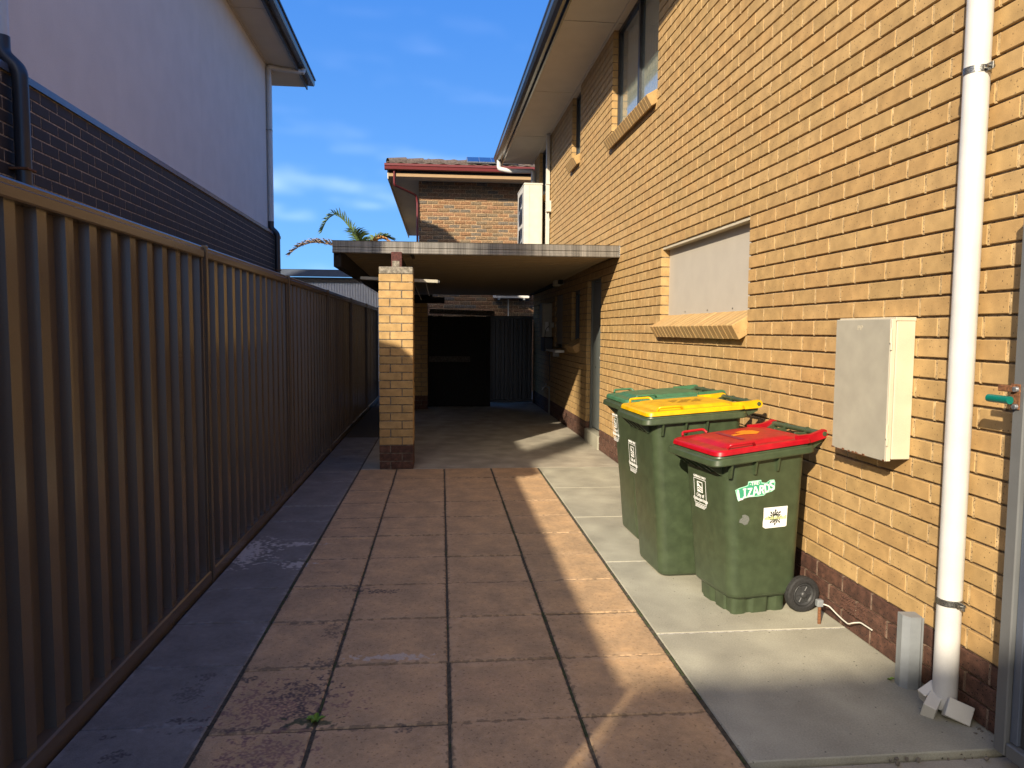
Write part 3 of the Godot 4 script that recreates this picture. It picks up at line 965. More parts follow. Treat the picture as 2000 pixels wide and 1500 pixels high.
# ---------------------------------------------------------------- the rendered house on the left
func left_house() -> void:
	var house := thing("rendered_house", LEFT_AT, LEFT_TURN, "two-storey pale rendered house above dark brown brick behind the fence", "house")
	var wf := Basis(Vector3(0, 0, -1), Vector3.UP, Vector3(1, 0, 0))
	brick_wall(house, wf, -2.85, 9.25, 18, 37, 0.1, [],
		func(_c): return M.dark_brick,
		func(_c): return [M.mortar_tan, M.mortar_tan],
		{"singles": 300, "bed_n": -0.0035, "perp_n": -0.003, "min_y": 1.85, "jitter": 0.0006})
	var loc := func(u: float, y: float, n: float) -> Vector3: return Vector3(n, y, -u)
	put("lower_wall", box_mesh(loc.call(9.25, -0.07, -0.12), loc.call(-2.85, 18 * COURSE - 0.002, 0.0)), M.dark_brick[0], house)
	put("wall_core", box_mesh(loc.call(9.24, -0.07, -9.0), loc.call(-2.84, 3.12, -0.125)), M.dark_brick[1], house)
	# sloped metal flashing on the ledge
	var b := MB.new()
	b.prism(PackedVector2Array([Vector2(0.016, 3.155), Vector2(0.016, 3.205), Vector2(-0.10, 3.27), Vector2(-0.10, 3.26), Vector2(0.008, 3.20), Vector2(0.008, 3.155)]), -9.27, 0.5)
	put("flashing", b.mesh(), M.flashing, house)
	# rendered upper storey in sheets with fine joints
	var cuts := [-0.5, 4.86, 9.2]
	for i in cuts.size() - 1:
		put("render_sheet", box_mesh(loc.call(cuts[i + 1] - 0.001, 3.20, -0.15), loc.call(cuts[i] + 0.001, 6.16, -0.09)), M.render, house)
	put("upper_core", box_mesh(loc.call(9.19, 3.121, -8.9), loc.call(-0.49, 6.16, -0.151)), M.render, house)
	# eaves
	var ju := [-0.8, 1.6, 4.0, 6.4, 8.8, 9.9]
	for i in ju.size() - 1:
		put("soffit_panel", box_mesh(loc.call(ju[i + 1] - 0.008, 6.162, -0.6), loc.call(ju[i] + 0.008, 6.17, 0.42)), M.soffit, house)
	put("soffit_backing", box_mesh(loc.call(9.9, 6.172, -9.5), loc.call(-0.8, 6.19, 0.42)), M.charcoal, house)
	put("soffit_bead", box_mesh(loc.call(9.19, 6.14, -0.088), loc.call(-0.5, 6.161, -0.06)), M.soffit, house)
	b = MB.new()
	b.prism(PackedVector2Array([Vector2(0.421, 6.12), Vector2(0.445, 6.12), Vector2(0.445, 6.33), Vector2(0.421, 6.33)]), -9.92, 0.8)
	put("fascia", b.mesh(), M.charcoal, house)
	b = MB.new()
	b.prism(PackedVector2Array([Vector2(0.447, 6.33), Vector2(0.447, 6.20), Vector2(0.56, 6.195), Vector2(0.575, 6.22), Vector2(0.58, 6.30), Vector2(0.60, 6.30), Vector2(0.60, 6.325), Vector2(0.572, 6.325), Vector2(0.566, 6.23), Vector2(0.55, 6.207), Vector2(0.457, 6.21), Vector2(0.457, 6.33)]), -9.94, 0.8)
	put("gutter", b.mesh(), M.gutter_grey, house)
	b = MB.new()
	b.prism(PackedVector2Array([Vector2(0.50, 6.35), Vector2(-4.3, 8.1), Vector2(-9.5, 6.35), Vector2(-9.5, 6.30), Vector2(-4.3, 8.04), Vector2(0.50, 6.32)]), -9.93, 0.8)
	put("roof", b.mesh(), M.charcoal, house)
	# single-storey front with its own eave and low roof
	b = MB.new()
	b.prism(PackedVector2Array([Vector2(0.27, 3.30), Vector2(0.27, 3.18), Vector2(0.03, 3.175), Vector2(-8.8, 3.18), Vector2(-4.3, 4.6)]), 0.505, 2.86)
	put("porch_roof", b.mesh(), M.charcoal, house)
	# downpipes: white above, dark below a double bend
	for e in [[0.32, 6.10], [8.69, 6.10]]:
		var up := put("downpipe", tube_mesh([loc.call(e[0], 3.36, -0.04), loc.call(e[0], e[1], -0.04)], 0.045), M.white_pipe, house)
		var low := put("downpipe_foot", tube_mesh(bend([loc.call(e[0], 3.40, -0.04), loc.call(e[0], 3.28, -0.04), loc.call(e[0], 3.18, 0.065), loc.call(e[0], 1.4, 0.065)], 0.045), 0.05), M.charcoal, house)
		put("clip", box_mesh(loc.call(e[0] + 0.058, 2.52, -0.005), loc.call(e[0] - 0.058, 2.535, 0.12), 0.002), M.rust, low)
		put("clip", box_mesh(loc.call(e[0] + 0.055, 5.0, -0.09), loc.call(e[0] - 0.055, 5.014, 0.008), 0.002), M.alu, up)
	put("downpipe_offset", tube_mesh(bend([loc.call(8.69, 6.05, -0.04), loc.call(8.69, 6.11, -0.04), loc.call(8.80, 6.12, 0.10), loc.call(8.93, 6.13, 0.45), loc.call(8.98, 6.13, 0.51), loc.call(8.98, 6.24, 0.51)], 0.04), 0.045), M.white_pipe, house)

# ---------------------------------------------------------------- the brown brick house behind
func back_house() -> void:
	var house := thing("tumbled_brick_house", Vector3(0, -0.1765, -18.6), 0.0, "brown tumbled-brick house with red gutter seen above the carport", "house")
	house.scale = Vector3.ONE * 1.1205 # its bricks are larger than those in the yard
	brick_wall(house, Basis.IDENTITY, -0.5, 3.4, 19, 56, -0.5 + PITCH * 0.26 - PITCH * 4, [],
		func(_c): return M.tumbled, func(_c): return [M.mortar_warm, M.mortar_warm],
		{"singles": 300, "chamfer": 0.011, "jitter": 0.006, "bed_n": -0.011, "perp_n": -0.009, "bed_gap": 0.012, "min_y": 1.6})
	put("lower_wall", box_mesh(Vector3(-0.5, -0.07, -0.12), Vector3(3.4, 19 * COURSE - 0.002, 0)), M.tumbled[1], house)
	put("wall_core", box_mesh(Vector3(-0.49, -0.07, -9), Vector3(3.4, 4.76, -0.125)), M.tumbled[2], house)
	# eaves: front and left
	put("front_soffit", box_mesh(Vector3(-0.5, 4.762, 0.0), Vector3(4.2, 4.772, 0.55)), M.soffit, house)
	put("side_soffit", box_mesh(Vector3(-1.12, 4.7625, -9.5), Vector3(-0.502, 4.7725, 0.55)), M.soffit, house)
	put("eave_board", box_mesh(Vector3(-1.12, 4.735, 0.552), Vector3(4.2, 4.80, 0.575), 0.003), M.tan_board, house)
	put("barge_board", box_mesh(Vector3(-1.145, 4.68, -9.5), Vector3(-1.122, 4.90, 0.575), 0.003), M.cream, house)
	put("shadow_board", box_mesh(Vector3(-1.15, 4.802, 0.54), Vector3(4.2, 4.87, 0.566)), M.timber_dark, house)
	var b := MB.new()
	b.xf = Transform3D(Basis(Vector3(0, 0, 1), Vector3.UP, Vector3(1, 0, 0)), Vector3.ZERO)
	b.prism(PackedVector2Array([Vector2(0.568, 5.0), Vector2(0.568, 4.86), Vector2(0.64, 4.855), Vector2(0.675, 4.87), Vector2(0.685, 4.93), Vector2(0.70, 4.94), Vector2(0.70, 4.985), Vector2(0.688, 4.985), Vector2(0.675, 4.945), Vector2(0.668, 4.88), Vector2(0.58, 4.868), Vector2(0.578, 5.0)]), -1.2, 4.2)
	put("gutter", b.mesh(), M.red_gutter, house)
	put("downpipe", tube_mesh(bend([Vector3(-1.0, 4.9, 0.60), Vector3(-1.0, 4.55, 0.58), Vector3(-0.56, 4.44, 0.06), Vector3(-0.53, 4.3, 0.04), Vector3(-0.53, 0.0, 0.04)], 0.05), 0.024, 10), M.red_gutter, house)
	# hipped tiled roof: rows of tiles near the gutter, plain slope above
	b = MB.new()
	b.xf.origin = Vector3(0, 4.975, 0.63)
	b.xf.basis = Basis(Vector3.RIGHT, deg_to_rad(17))
	b.quad(Vector3(-1.15, 0, 0), Vector3(4.2, 0, 0), Vector3(4.2, 0, -5), Vector3(3.6, 0, -5), Vector3.UP)
	b.tri(Vector3(-1.15, 0, 0), Vector3(3.6, 0, -5), Vector3(-1.15, 0, -0.01), Vector3.UP)
	put("roof_slope", b.mesh(), M.tile, house)
	var prof := PackedVector2Array()
	for i in 13:
		prof.append(Vector2(-0.15 + 0.3 * i / 12.0, 0.028 * (0.5 + 0.5 * cos(TAU * i / 12.0)) + 0.012))
	for i in 13:
		prof.append(Vector2(0.15 - 0.3 * i / 12.0, 0.028 * (0.5 + 0.5 * cos(TAU * (12 - i) / 12.0)) - 0.004))
	b = MB.new()
	b.prism(prof, -0.33, 0.03)
	var tile := b.mesh()
	for row in 4:
		for i in 13:
			var x := -1.0 + row * 0.28 + i * 0.3
			if x > 3.4:
				continue
			var at := Vector3(x, 4.985, 0.63) + Basis(Vector3.RIGHT, deg_to_rad(17)) * Vector3(0, 0.008, -0.02 - row * 0.33)
			put("roof_tile", tile, M.tile, house, Transform3D(Basis(Vector3.RIGHT, deg_to_rad(14)), at))
	# ridge caps climb the hip
	b = MB.new()
	b.lathe([Vector2(0.11, 0.0), Vector2(0.095, 0.42), Vector2(0.0, 0.425)], 12)
	var cap := b.mesh()
	for i in 9:
		var p := Vector3(-1.13, 5.0, 0.60) + Vector3(0.36, 0.030, -0.16) * i
		put("hip_tile", cap, M.tile, house, Transform3D(Basis(Quaternion(Vector3.UP, Vector3(0.36, 0.075, -0.16).normalized())), p))
	var sp := put("solar_panel", box_mesh(Vector3(0.55, 0.10, -0.62), Vector3(1.62, 0.135, -0.03), 0.004, Transform3D(Basis(Vector3.RIGHT, deg_to_rad(22)), Vector3(0, 4.93, 0.66))), M.alu, house)
	for i in 4:
		put("solar_cell", box_mesh(Vector3(0.565 + i * 0.262, 0.1355, -0.60), Vector3(0.815 + i * 0.262, 0.1385, -0.05), 0.0, Transform3D(Basis(Vector3.RIGHT, deg_to_rad(22)), Vector3(0, 4.93, 0.66))), M.solar, sp)

func shed() -> void:
	var s := thing("corrugated_shed", Vector3(-3.6, 0, -22), 0.0, "white corrugated steel shed with grey roof edge behind the fence", "shed")
	var b := MB.new()
	var x := -3.0
	var prof := []
	while x <= 3.0:
		for k in 6:
			prof.append(Vector2(x + k * 0.0127, sin(TAU * k / 6.0) * 0.009))
		x += 0.0762
	for i in prof.size() - 1:
		var p: Vector2 = prof[i]
		var q: Vector2 = prof[i + 1]
		var na := Vector3(-(q.y - p.y), 0, q.x - p.x).normalized()
		b.quad(Vector3(p.x, 0, p.y), Vector3(q.x, 0, q.y), Vector3(q.x, 2.86, q.y), Vector3(p.x, 2.86, p.y), na)
	put("wall_sheet", b.mesh(), M.white_paint, s)
	put("shed_body", box_mesh(Vector3(-3.0, -0.07, -6), Vector3(3.07, 2.9, -0.02)), M.white_paint, s)
	put("wall_plate", box_mesh(Vector3(-3.05, 2.84, -0.012), Vector3(3.1, 2.98, 0.04), 0.004), M.timber_grey, s)
	put("roof_fascia", box_mesh(Vector3(-3.1, 3.0, 0.05), Vector3(3.15, 3.2, 0.12), 0.006), M.flashing, s)
	b = MB.new()
	b.quad(Vector3(-3.1, 3.205, 0.13), Vector3(3.15, 3.205, 0.13), Vector3(3.15, 3.5, -6), Vector3(-3.1, 3.5, -6), Vector3.UP)
	b.quad(Vector3(-3.1, 2.985, 0.045), Vector3(3.15, 2.985, 0.045), Vector3(3.15, 3.3, -6), Vector3(-3.1, 3.3, -6), Vector3.DOWN)
	put("roof_sheet", b.mesh(), M.gutter_grey, s)

# ---------------------------------------------------------------- carport
func brick_pillar(at: Vector3, courses: int, label: String) -> Node3D:
	var p := thing("brick_pillar", at, 0.0, label, "pillar", "carport brick pillars")
	var h := COURSE - 0.0095
	put("core", box_mesh(Vector3(-0.17, -0.06, -0.17), Vector3(0.17, courses * COURSE, 0.17)), M.mortar_grey, p)
	var b := MB.new()
	b.cbox(Vector3(-0.1155, -h / 2, -0.055), Vector3(0.1155, h / 2, 0.055), 0.003)
	var long_x := b.mesh()
	b = MB.new()
	b.cbox(Vector3(-0.055, -h / 2, -0.1155), Vector3(0.055, h / 2, 0.1155), 0.003)
	var long_z := b.mesh()
	for c in courses:
		var s := 1.0 if c % 2 == 0 else -1.0
		var ms: Array = M.brown_brick if c < 3 else M.sandy
		var y := (c + 0.5) * COURSE
		# pinwheel: a stretcher on each face, turning the other way in each course
		for e in [[long_x, Vector3(0.0605 * s, y, 0.121)], [long_z, Vector3(-0.121 * s, y, 0.0605)], [long_x, Vector3(-0.0605 * s, y, -0.121)], [long_z, Vector3(0.121 * s, y, -0.0605)]]:
			var j := Vector3(rng.randf_range(-0.0015, 0.0015), 0, rng.randf_range(-0.0015, 0.0015))
			put("brick", e[0], ms[rng.randi() % ms.size()], p, Transform3D(Basis.IDENTITY, e[1] + j))
	return p

func carport() -> void:
	var p := brick_pillar(Vector3(-0.470, 0, -7.866), 24, "tall sandy brick pillar with dark foot at the carport's front corner")
	put("mortar_cap", box_mesh(Vector3(-0.172, 24 * COURSE + 0.001, -0.172), Vector3(0.176, 24 * COURSE + 0.072, 0.174), 0.006), M.concrete_cap, p)
	brick_pillar(Vector3(-0.43, 0, -13.7), 23, "brick pillar in deep shade at the back of the carport")
	var c := thing("carport", Vector3(0, 0, -7.94), 0.0, "low flat carport roof with ribbed metal edge beside the brick house", "carport")
	# folded metal edge with three steps
	var b := MB.new()
	b.xf = Transform3D(Basis(Vector3(0, 0, 1), Vector3.UP, Vector3(1, 0, 0)), Vector3.ZERO)
	b.prism(PackedVector2Array([Vector2(-0.03, 2.274), Vector2(0.012, 2.274), Vector2(0.018, 2.282), Vector2(0.018, 2.302), Vector2(0.004, 2.310), Vector2(0.004, 2.334), Vector2(0.014, 2.342), Vector2(0.014, 2.352), Vector2(0.004, 2.358), Vector2(0.006, 2.398), Vector2(0.012, 2.405), Vector2(-0.03, 2.405)]), -1.145, 1.952)
	put("roof_edge", b.mesh(), M.weathered, c)
	put("end_cap", box_mesh(Vector3(1.935, 2.276, 0.0185), Vector3(1.951, 2.404, 0.022), 0.001), M.alu, c)
	b = MB.new()
	b.xf = Transform3D(Basis(Vector3(0, 0, 1), Vector3.UP, Vector3(1, 0, 0)), Vector3.ZERO)
	b.prism(PackedVector2Array([Vector2(-0.032, 2.37), Vector2(-0.032, 2.39), Vector2(-7.34, 2.30), Vector2(-7.34, 2.28)]), -1.14, 1.93)
	put("roof_sheet", b.mesh(), M.galv_dull, c)
	# lining boards run across, seen from below
	for i in 37:
		var z := -0.034 - i * 0.197
		var y := 2.292 - i * 0.0026
		put("lining_board", box_mesh(Vector3(-1.05, y, z - 0.192), Vector3(1.885, y + 0.018, z), 0.002), M.deck, c)
	put("side_beam", box_mesh(Vector3(-1.14, 2.13, -7.34), Vector3(-1.06, 2.36, -0.034), 0.003), M.timber_dark, c)
	put("rear_beam", box_mesh(Vector3(-1.055, 2.205, -7.34), Vector3(1.84, 2.275, -7.27), 0.003), M.timber_dark, c)
	put("long_beam", box_mesh(Vector3(-0.50, 2.20, -7.26), Vector3(-0.44, 2.288, -0.10), 0.003), M.timber_dark, c)
	put("wall_batten", box_mesh(Vector3(1.80, 2.19, -7.26), Vector3(1.86, 2.27, -3.2), 0.003), M.timber_dark, c)
	var st := put("post_stub", box_mesh(Vector3(-0.525, 2.117, 0.01), Vector3(-0.415, 2.285, 0.10), 0.003), M.red_oxide, c)
	put("stub_plate", box_mesh(Vector3(-0.515, 2.13, 0.1005), Vector3(-0.44, 2.19, 0.104), 0.001), M.concrete_cap, st)
	for e in [[-0.33, 2.185, 0.02, 0.05]]:
		put("shadow_batten", box_mesh(Vector3(e[0], 2.27, -0.5), Vector3(e[0] + 0.03, 2.288, -0.04)), M.timber_dark, c)
	# folding clothes line behind the pillar
	var l := thing("clothes_line", Vector3(-0.5, 0, -8.10), 0.0, "short off-white clothes line arm fixed behind the front pillar", "clothes line")
	put("arm", box_mesh(Vector3(-0.44, 1.995, -0.03), Vector3(0.40, 2.03, 0.0), 0.004, Transform3D(Basis(Vector3.BACK, -0.032), Vector3(0, 0, 0))), M.cream_dull, l)
	put("arm_end", box_mesh(Vector3(0.401, 1.997, -0.028), Vector3(0.42, 2.025, -0.002), 0.005, Transform3D(Basis(Vector3.BACK, -0.032), Vector3(0, 0, 0))), M.steel, l)
	put("bracket", box_mesh(Vector3(-0.06, 1.9, -0.025), Vector3(0.06, 2.0, 0.058), 0.003), M.steel, l)
	for e in [[Vector3(0.20, 1.99, -0.02), Vector3(0.28, 1.80, -0.10)], [Vector3(0.33, 1.99, -0.02), Vector3(0.37, 1.84, -0.08)], [Vector3(-0.38, 1.99, -0.02), Vector3(-0.20, 1.86, -0.04)]]:
		put("cord", tube_mesh([e[0], e[0].lerp(e[1], 0.5) + Vector3(0, -0.008, 0), e[1]], 0.0025, 6), M.galv_dull, l)

# ---------------------------------------------------------------- steel fences
func sheet_mesh(ribs: int, h0: float, h1: float) -> Mesh:
	# profile along the sheet (s) and across it (d): wide pan, steep sides, narrow crown with a bead
	var prof := [Vector2(0.0, 0.0)]
	for i in ribs:
		var s := i * 0.1845
		prof.append_array([Vector2(s + 0.056, 0.0), Vector2(s + 0.063, -0.036), Vector2(s + 0.104, -0.037), Vector2(s + 0.109, -0.033), Vector2(s + 0.114, -0.033), Vector2(s + 0.119, -0.037), Vector2(s + 0.170, -0.036), Vector2(s + 0.1805, 0.0)])
	prof.append(Vector2(ribs * 0.1845 + 0.012, 0.001))
	var b := MB.new()
	for i in prof.size() - 1:
		var p: Vector2 = prof[i]
		var q: Vector2 = prof[i + 1]
		var n := Vector3(q.x - p.x, 0, q.y - p.y)
		# front skin and a second skin a sheet's thickness behind
		b.quad(Vector3(p.y, h0, -p.x), Vector3(q.y, h0, -q.x), Vector3(q.y, h1, -q.x), Vector3(p.y, h1, -p.x), n)
		b.quad(Vector3(p.y - 0.0012, h0, -p.x), Vector3(q.y - 0.0012, h0, -q.x), Vector3(q.y - 0.0012, h1, -q.x), Vector3(p.y - 0.0012, h1, -p.x), -n)
	return b.mesh()

func fences() -> void:
	var f := thing("metal_fence", Vector3(-1.335, 0, 0), 0.0, "long brown ribbed steel fence along the left of the yard", "fence")
	var posts := [0.22, -2.03, -4.32, -6.59, -8.86, -11.10, -13.36, -15.6]
	var sheet := sheet_mesh(4, 0.05, 1.88)
	for i in posts.size():
		var z: float = posts[i]
		var b := MB.new()
		# H-shaped post: two lips each side with a dark slot between
		b.cbox(Vector3(-0.062, -0.06, z - 0.030), Vector3(0.012, 1.935, z + 0.004), 0.003)
		b.cbox(Vector3(-0.058, -0.06, z + 0.006), Vector3(-0.004, 1.925, z + 0.030), 0.003)
		put("post", b.mesh(), M.fence, f)
		if i == posts.size() - 1:
			break
		var z1: float = posts[i + 1]
		var w := z - z1 - 0.06
		for k in 3:
			put("sheet", sheet, M.fence, f, Transform3D(Basis(Vector3.UP, 0.004 * (k - 1)), Vector3(-0.012 - 0.0016 * k, 0, z - 0.032 - k * (w / 3.0 + 0.001))))
		b = MB.new()
		b.prism(PackedVector2Array([Vector2(-0.058, 1.862), Vector2(0.004, 1.862), Vector2(0.008, 1.868), Vector2(0.008, 1.902), Vector2(0.0, 1.906), Vector2(-0.004, 1.909), Vector2(-0.004, 1.923), Vector2(-0.008, 1.930), Vector2(-0.05, 1.930), Vector2(-0.058, 1.92)]), z1 + 0.031, z - 0.031)
		put("top_rail", b.mesh(), M.fence, f)
		b = MB.new()
		b.prism(PackedVector2Array([Vector2(-0.058, -0.04), Vector2(0.008, -0.04), Vector2(0.008, 0.058), Vector2(0.0, 0.064), Vector2(-0.058, 0.064)]), z1 + 0.031, z - 0.031)
		put("bottom_rail", b.mesh(), M.fence, f)
	# rubble and soil along its foot
	var g := put("soil_strip", box_mesh(Vector3(-1.45, -0.07, -15.6), Vector3(-1.318, -0.022, 0.6)), M.soil)
	tag(g, "strip of dark soil along the foot of the brown fence", "soil", "", "structure")
	# dark fence across the far end
	var r := thing("dark_fence", Vector3(0.93, 0, -14.95), 0.0, "dark grey steel fence closing the far end of the carport", "fence")
	var s2 := sheet_mesh(5, 0.03, 1.72)
	put("sheet", s2, M.fence_dark, r, Transform3D(Basis(Vector3.UP, -PI / 2), Vector3(0.0, 0, 0)))
	put("top_rail", box_mesh(Vector3(-0.02, 1.70, -0.05), Vector3(0.98, 1.765, 0.012), 0.004), M.fence_dark, r)
	put("bottom_rail", box_mesh(Vector3(-0.02, -0.06, -0.05), Vector3(0.98, 0.05, 0.012), 0.004), M.fence_dark, r)

func gates() -> void:
	# leaf folded back flat against the house wall
	var g := thing("steel_gate", hx(-0.135, 0, 0.06), HOUSE_TURN, "grey steel gate leaf folded back against the brick wall", "gate")
	var l := 1.7
	for z in [0.0, l - 0.05]:
		put("stile", box_mesh(Vector3(-0.045, 0.03, z), Vector3(0.0, 1.92, z + 0.05), 0.004), M.gate, g)
	for y in [0.03, 1.87]:
		put("rail", box_mesh(Vector3(-0.043, y, 0.051), Vector3(-0.002, y + 0.05, l - 0.051), 0.004), M.gate, g)
	put("glazing_bead", box_mesh(Vector3(-0.030, 0.082, 0.052), Vector3(-0.012, 1.868, 0.085), 0.003), M.flashing, g)
	var infill := MB.new()
	infill.box(Vector3(-0.018, 0.082, 0.086), Vector3(-0.015, 1.868, l - 0.052))
	put("infill_sheet", infill.mesh(), M.fence_dark, g)
	var latch := put("latch_plate", box_mesh(Vector3(-0.05, 1.215, -0.004), Vector3(-0.0455, 1.30, 0.034), 0.001), M.rust, g)
	var b := MB.new()
	b.tube([Vector3(-0.062, 1.245, 0.01), Vector3(-0.062, 1.245, -0.085)], 0.0135, 12)
	put("latch_bolt", b.mesh(), M.green_paint, latch)
	put("latch_arm", box_mesh(Vector3(-0.06, 1.272, -0.05), Vector3(-0.051, 1.294, 0.02), 0.002), M.rust, latch)
	for y in [1.225, 1.283]:
		b = MB.new()
		b.xf = Transform3D(Basis(Vector3.BACK, PI / 2), Vector3(-0.05, y, 0.022))
		b.lathe([Vector2(0.0, 0.012), Vector2(0.009, 0.011), Vector2(0.01, 0.0)], 8)
		put("bolt_head", b.mesh(), M.alu, latch)
	# the street pole whose shadow crosses the carport floor
	var p := thing("power_pole", Vector3(-8.5, 0, 5.62), atan2(0.68, -1.0), "tall steel and concrete power pole out on the street", "power pole")
	put("concrete_web", box_mesh(Vector3(-0.22, -0.08, -0.06), Vector3(0.22, 11.2, 0.06), 0.01), M.concrete_old, p)
	for s in [-1.0, 1.0]:
		put("steel_channel", box_mesh(Vector3(s * 0.24 - 0.018, -0.08, -0.08), Vector3(s * 0.24 + 0.018, 11.3, 0.08), 0.004), M.rust, p)

# ---------------------------------------------------------------- paving
func paver_mesh(x0: float, x1: float, z0: float, z1: float, y: float, tilt: Vector2) -> Mesh:
	var b := MB.new()
	b.uv_on = true
	b.uv_o = PV_O
	b.uv_s = PV_S
	var c := Vector3((x0 + x1) / 2, y, (z0 + z1) / 2)
	b.xf = Transform3D(Basis(Vector3(1, tilt.x, 0), Vector3(-tilt.x, 1, -tilt.y), Vector3(0, tilt.y, 1)).orthonormalized(), c)
	b.cbox(Vector3(x0, -0.05, z0) - c * Vector3(1, 0, 1), Vector3(x1, 0, z1) - c * Vector3(1, 0, 1), 0.005)
	return b.mesh()

func paving() -> void:
	var p := thing("paving", Vector3.ZERO, 0.0, "brown square pavers with a grey row along the fence", "paving", "", "structure")
	var bed := box_mesh(Vector3(-1.316, -0.07, -14.2), Vector3(1.044, -0.0055, 1.6))
	put("joint_sand", bed, M.soil, p)
	var cols := [[-1.313, -0.858, 0.487, -2.70, 16], [-0.842, -0.471, 0.4985, -2.630, 11], [-0.460, 0.0255, 0.506, -2.636, 11], [0.037, 0.520, 0.506, -2.639, 11], [0.533, 1.024, 0.506, -2.642, 11]]
	for ci in cols.size():
		var c: Array = cols[ci]
		for k in range(-8, c[4]):
			var za: float = c[3] - c[2] * k
			var zb: float = za + c[2]
			if k == c[4] - 1 and ci > 0:
				za = -7.697
			za += 0.0028
			zb -= 0.0028
			var jx := rng.randf_range(-0.0018, 0.0018)
			put("paver", paver_mesh(c[0] + jx, c[1] + jx, minf(za, zb), maxf(za, zb), rng.randf_range(-0.0025, 0.0025), Vector2(rng.randf_range(-0.003, 0.003), rng.randf_range(-0.003, 0.003))), M.paver, p)
	# moss creeping in the long joints
	var b := MB.new()
	for e in [[-0.8500, -3.4, -5.6, 0.55], [-0.4655, -2.4, -5.2, 0.35], [0.031, -2.2, -6.5, 0.2], [0.5265, -2.0, -7.2, 0.7], [1.034, -2.3, -7.4, 0.6]]:
		var z: float = e[1]
		while z > e[2]:
			var l := rng.randf_range(0.02, 0.12)
			if rng.randf() < e[3]:
				b.cbox(Vector3(e[0] - 0.006, -0.012, z - l), Vector3(e[0] + 0.006, rng.randf_range(-0.005, 0.001), z), 0.003)
			z -= l + rng.randf_range(0.0, 0.08)
	stuff(put("moss", b.mesh(), M.moss, p))
	# concrete strip along the house, cast in bays with pale joints
	var s := thing("concrete_path", Vector3.ZERO, 0.0, "pale concrete strip cast in bays along the brick house", "path", "", "structure")
	var js := [-2.30, -3.365, -4.47, -5.59, -6.67, -7.70]
	put("joint_filler", box_mesh(Vector3(1.05, -0.07, -7.70), Vector3(2.1, -0.003, -2.31)), M.joint_white, s)
	for i in js.size() - 1:
		put("slab", box_mesh(Vector3(1.044, -0.07, js[i + 1] + 0.006), Vector3(2.12, 0.001 + rng.randf_range(-0.001, 0.001), js[i] - 0.006), 0.004), M.concrete, s)
	put("lower_slab", box_mesh(Vector3(1.05, -0.07, -2.296), Vector3(2.12, -0.022, 1.6), 0.006), M.concrete_old, s)
	var f := thing("carport_floor", Vector3.ZERO, 0.0, "grey concrete floor under the carport roof", "floor", "", "structure")
	for e in [[-0.842, 2.12, -7.703, -14.9]]:
		put("slab", box_mesh(Vector3(e[0], -0.07, e[3]), Vector3(e[1], 0.0, e[2]), 0.004), M.concrete_old, f)
	# crumbled dark edge in the near corner
	var d := MB.new()
	for i in 10:
		var q := Vector3(rng.randf_range(1.45, 1.99), -0.012, -2.30 + rng.randf_range(-0.012, 0.03))
		var r := rng.randf_range(0.003, 0.009)
		d.xf = Transform3D(Basis(Vector3(rng.randf(), rng.randf(), rng.randf() + 0.1).normalized(), rng.randf() * 3.0), q)
		d.cbox(Vector3(-r, -r * 0.5, -r * 0.8), Vector3(r, r * 0.5, r * 0.8), r * 0.3)
	for i in 40:
		var q := Vector3(1.985 + rng.randf_range(-0.03, 0.015), 0.0, rng.randf_range(-2.72, -2.3))
		var r := rng.randf_range(0.002, 0.007)
		d.xf = Transform3D(Basis(Vector3(rng.randf(), rng.randf(), rng.randf() + 0.1).normalized(), rng.randf() * 3.0), q)
		d.cbox(Vector3(-r, -r * 0.5, -r * 0.8), Vector3(r, r * 0.5, r * 0.8), r * 0.3)
	stuff(put("crumbs", d.mesh(), M.earth, s))

# a clipped conifer by the street; its flat top throws the shadow across the near concrete
func street_tree() -> void:
	var t := thing("clipped_tree", Vector3(-3.48, -0.27, 5.1), 0.0, "dense flat-topped clipped conifer by the street", "tree")
	put("trunk", tube_mesh([Vector3(0, -0.1, 0), Vector3(0.03, 1.2, 0), Vector3(0, 2.6, 0.02)], 0.11, 10), M.trunk, t)
	var f := FastNoiseLite.new()
	f.seed = 8
	f.frequency = 1.7
	var b := MB.new()
	var rings := []
	for i in 17:
		var y := lerpf(1.9, 4.97, i / 16.0)
		var ring := PackedVector3Array()
		for k in 40:
			var a := TAU * k / 40.0
			var sq := 1.0 / maxf(absf(cos(a)), absf(sin(a)))
			var e := minf(1.0, minf((y - 1.75) / 0.5, (5.06 - y) / 0.1 + 0.55))
			var p := Vector3(cos(a) * minf(sq, 1.34) * 0.86, y, sin(a) * minf(sq, 1.34) * 0.5) * Vector3(e, 1, e)
			p += Vector3(cos(a), 0, sin(a)) * f.get_noise_3dv(p * 2.0) * 0.07
			p.y += f.get_noise_3dv(p * 3.0 + Vector3(9, 0, 0)) * 0.03
			ring.append(p)
		rings.append(ring)
	b.loft(rings, true, true)
	for i in 5000:
		var r: PackedVector3Array = rings[rng.randi() % rings.size()]
		var p: Vector3 = r[rng.randi() % 40]
		if rng.randf() < 0.3:
			p = Vector3(p.x * rng.randf(), 4.96, p.z * rng.randf())
		var o := (p - Vector3(0, 3.4, 0)).normalized()
		var d := (o + Vector3(rng.randf_range(-0.9, 0.9), rng.randf_range(-0.5, 0.9), rng.randf_range(-0.9, 0.9))).normalized()
		var s := d.cross(Vector3.UP).normalized() * 0.012
		var q := p + d * rng.randf_range(0.02, 0.06)
		b.tri(p - s, p + s, q, o)
	put("crown", b.mesh(), M.leaf, t)

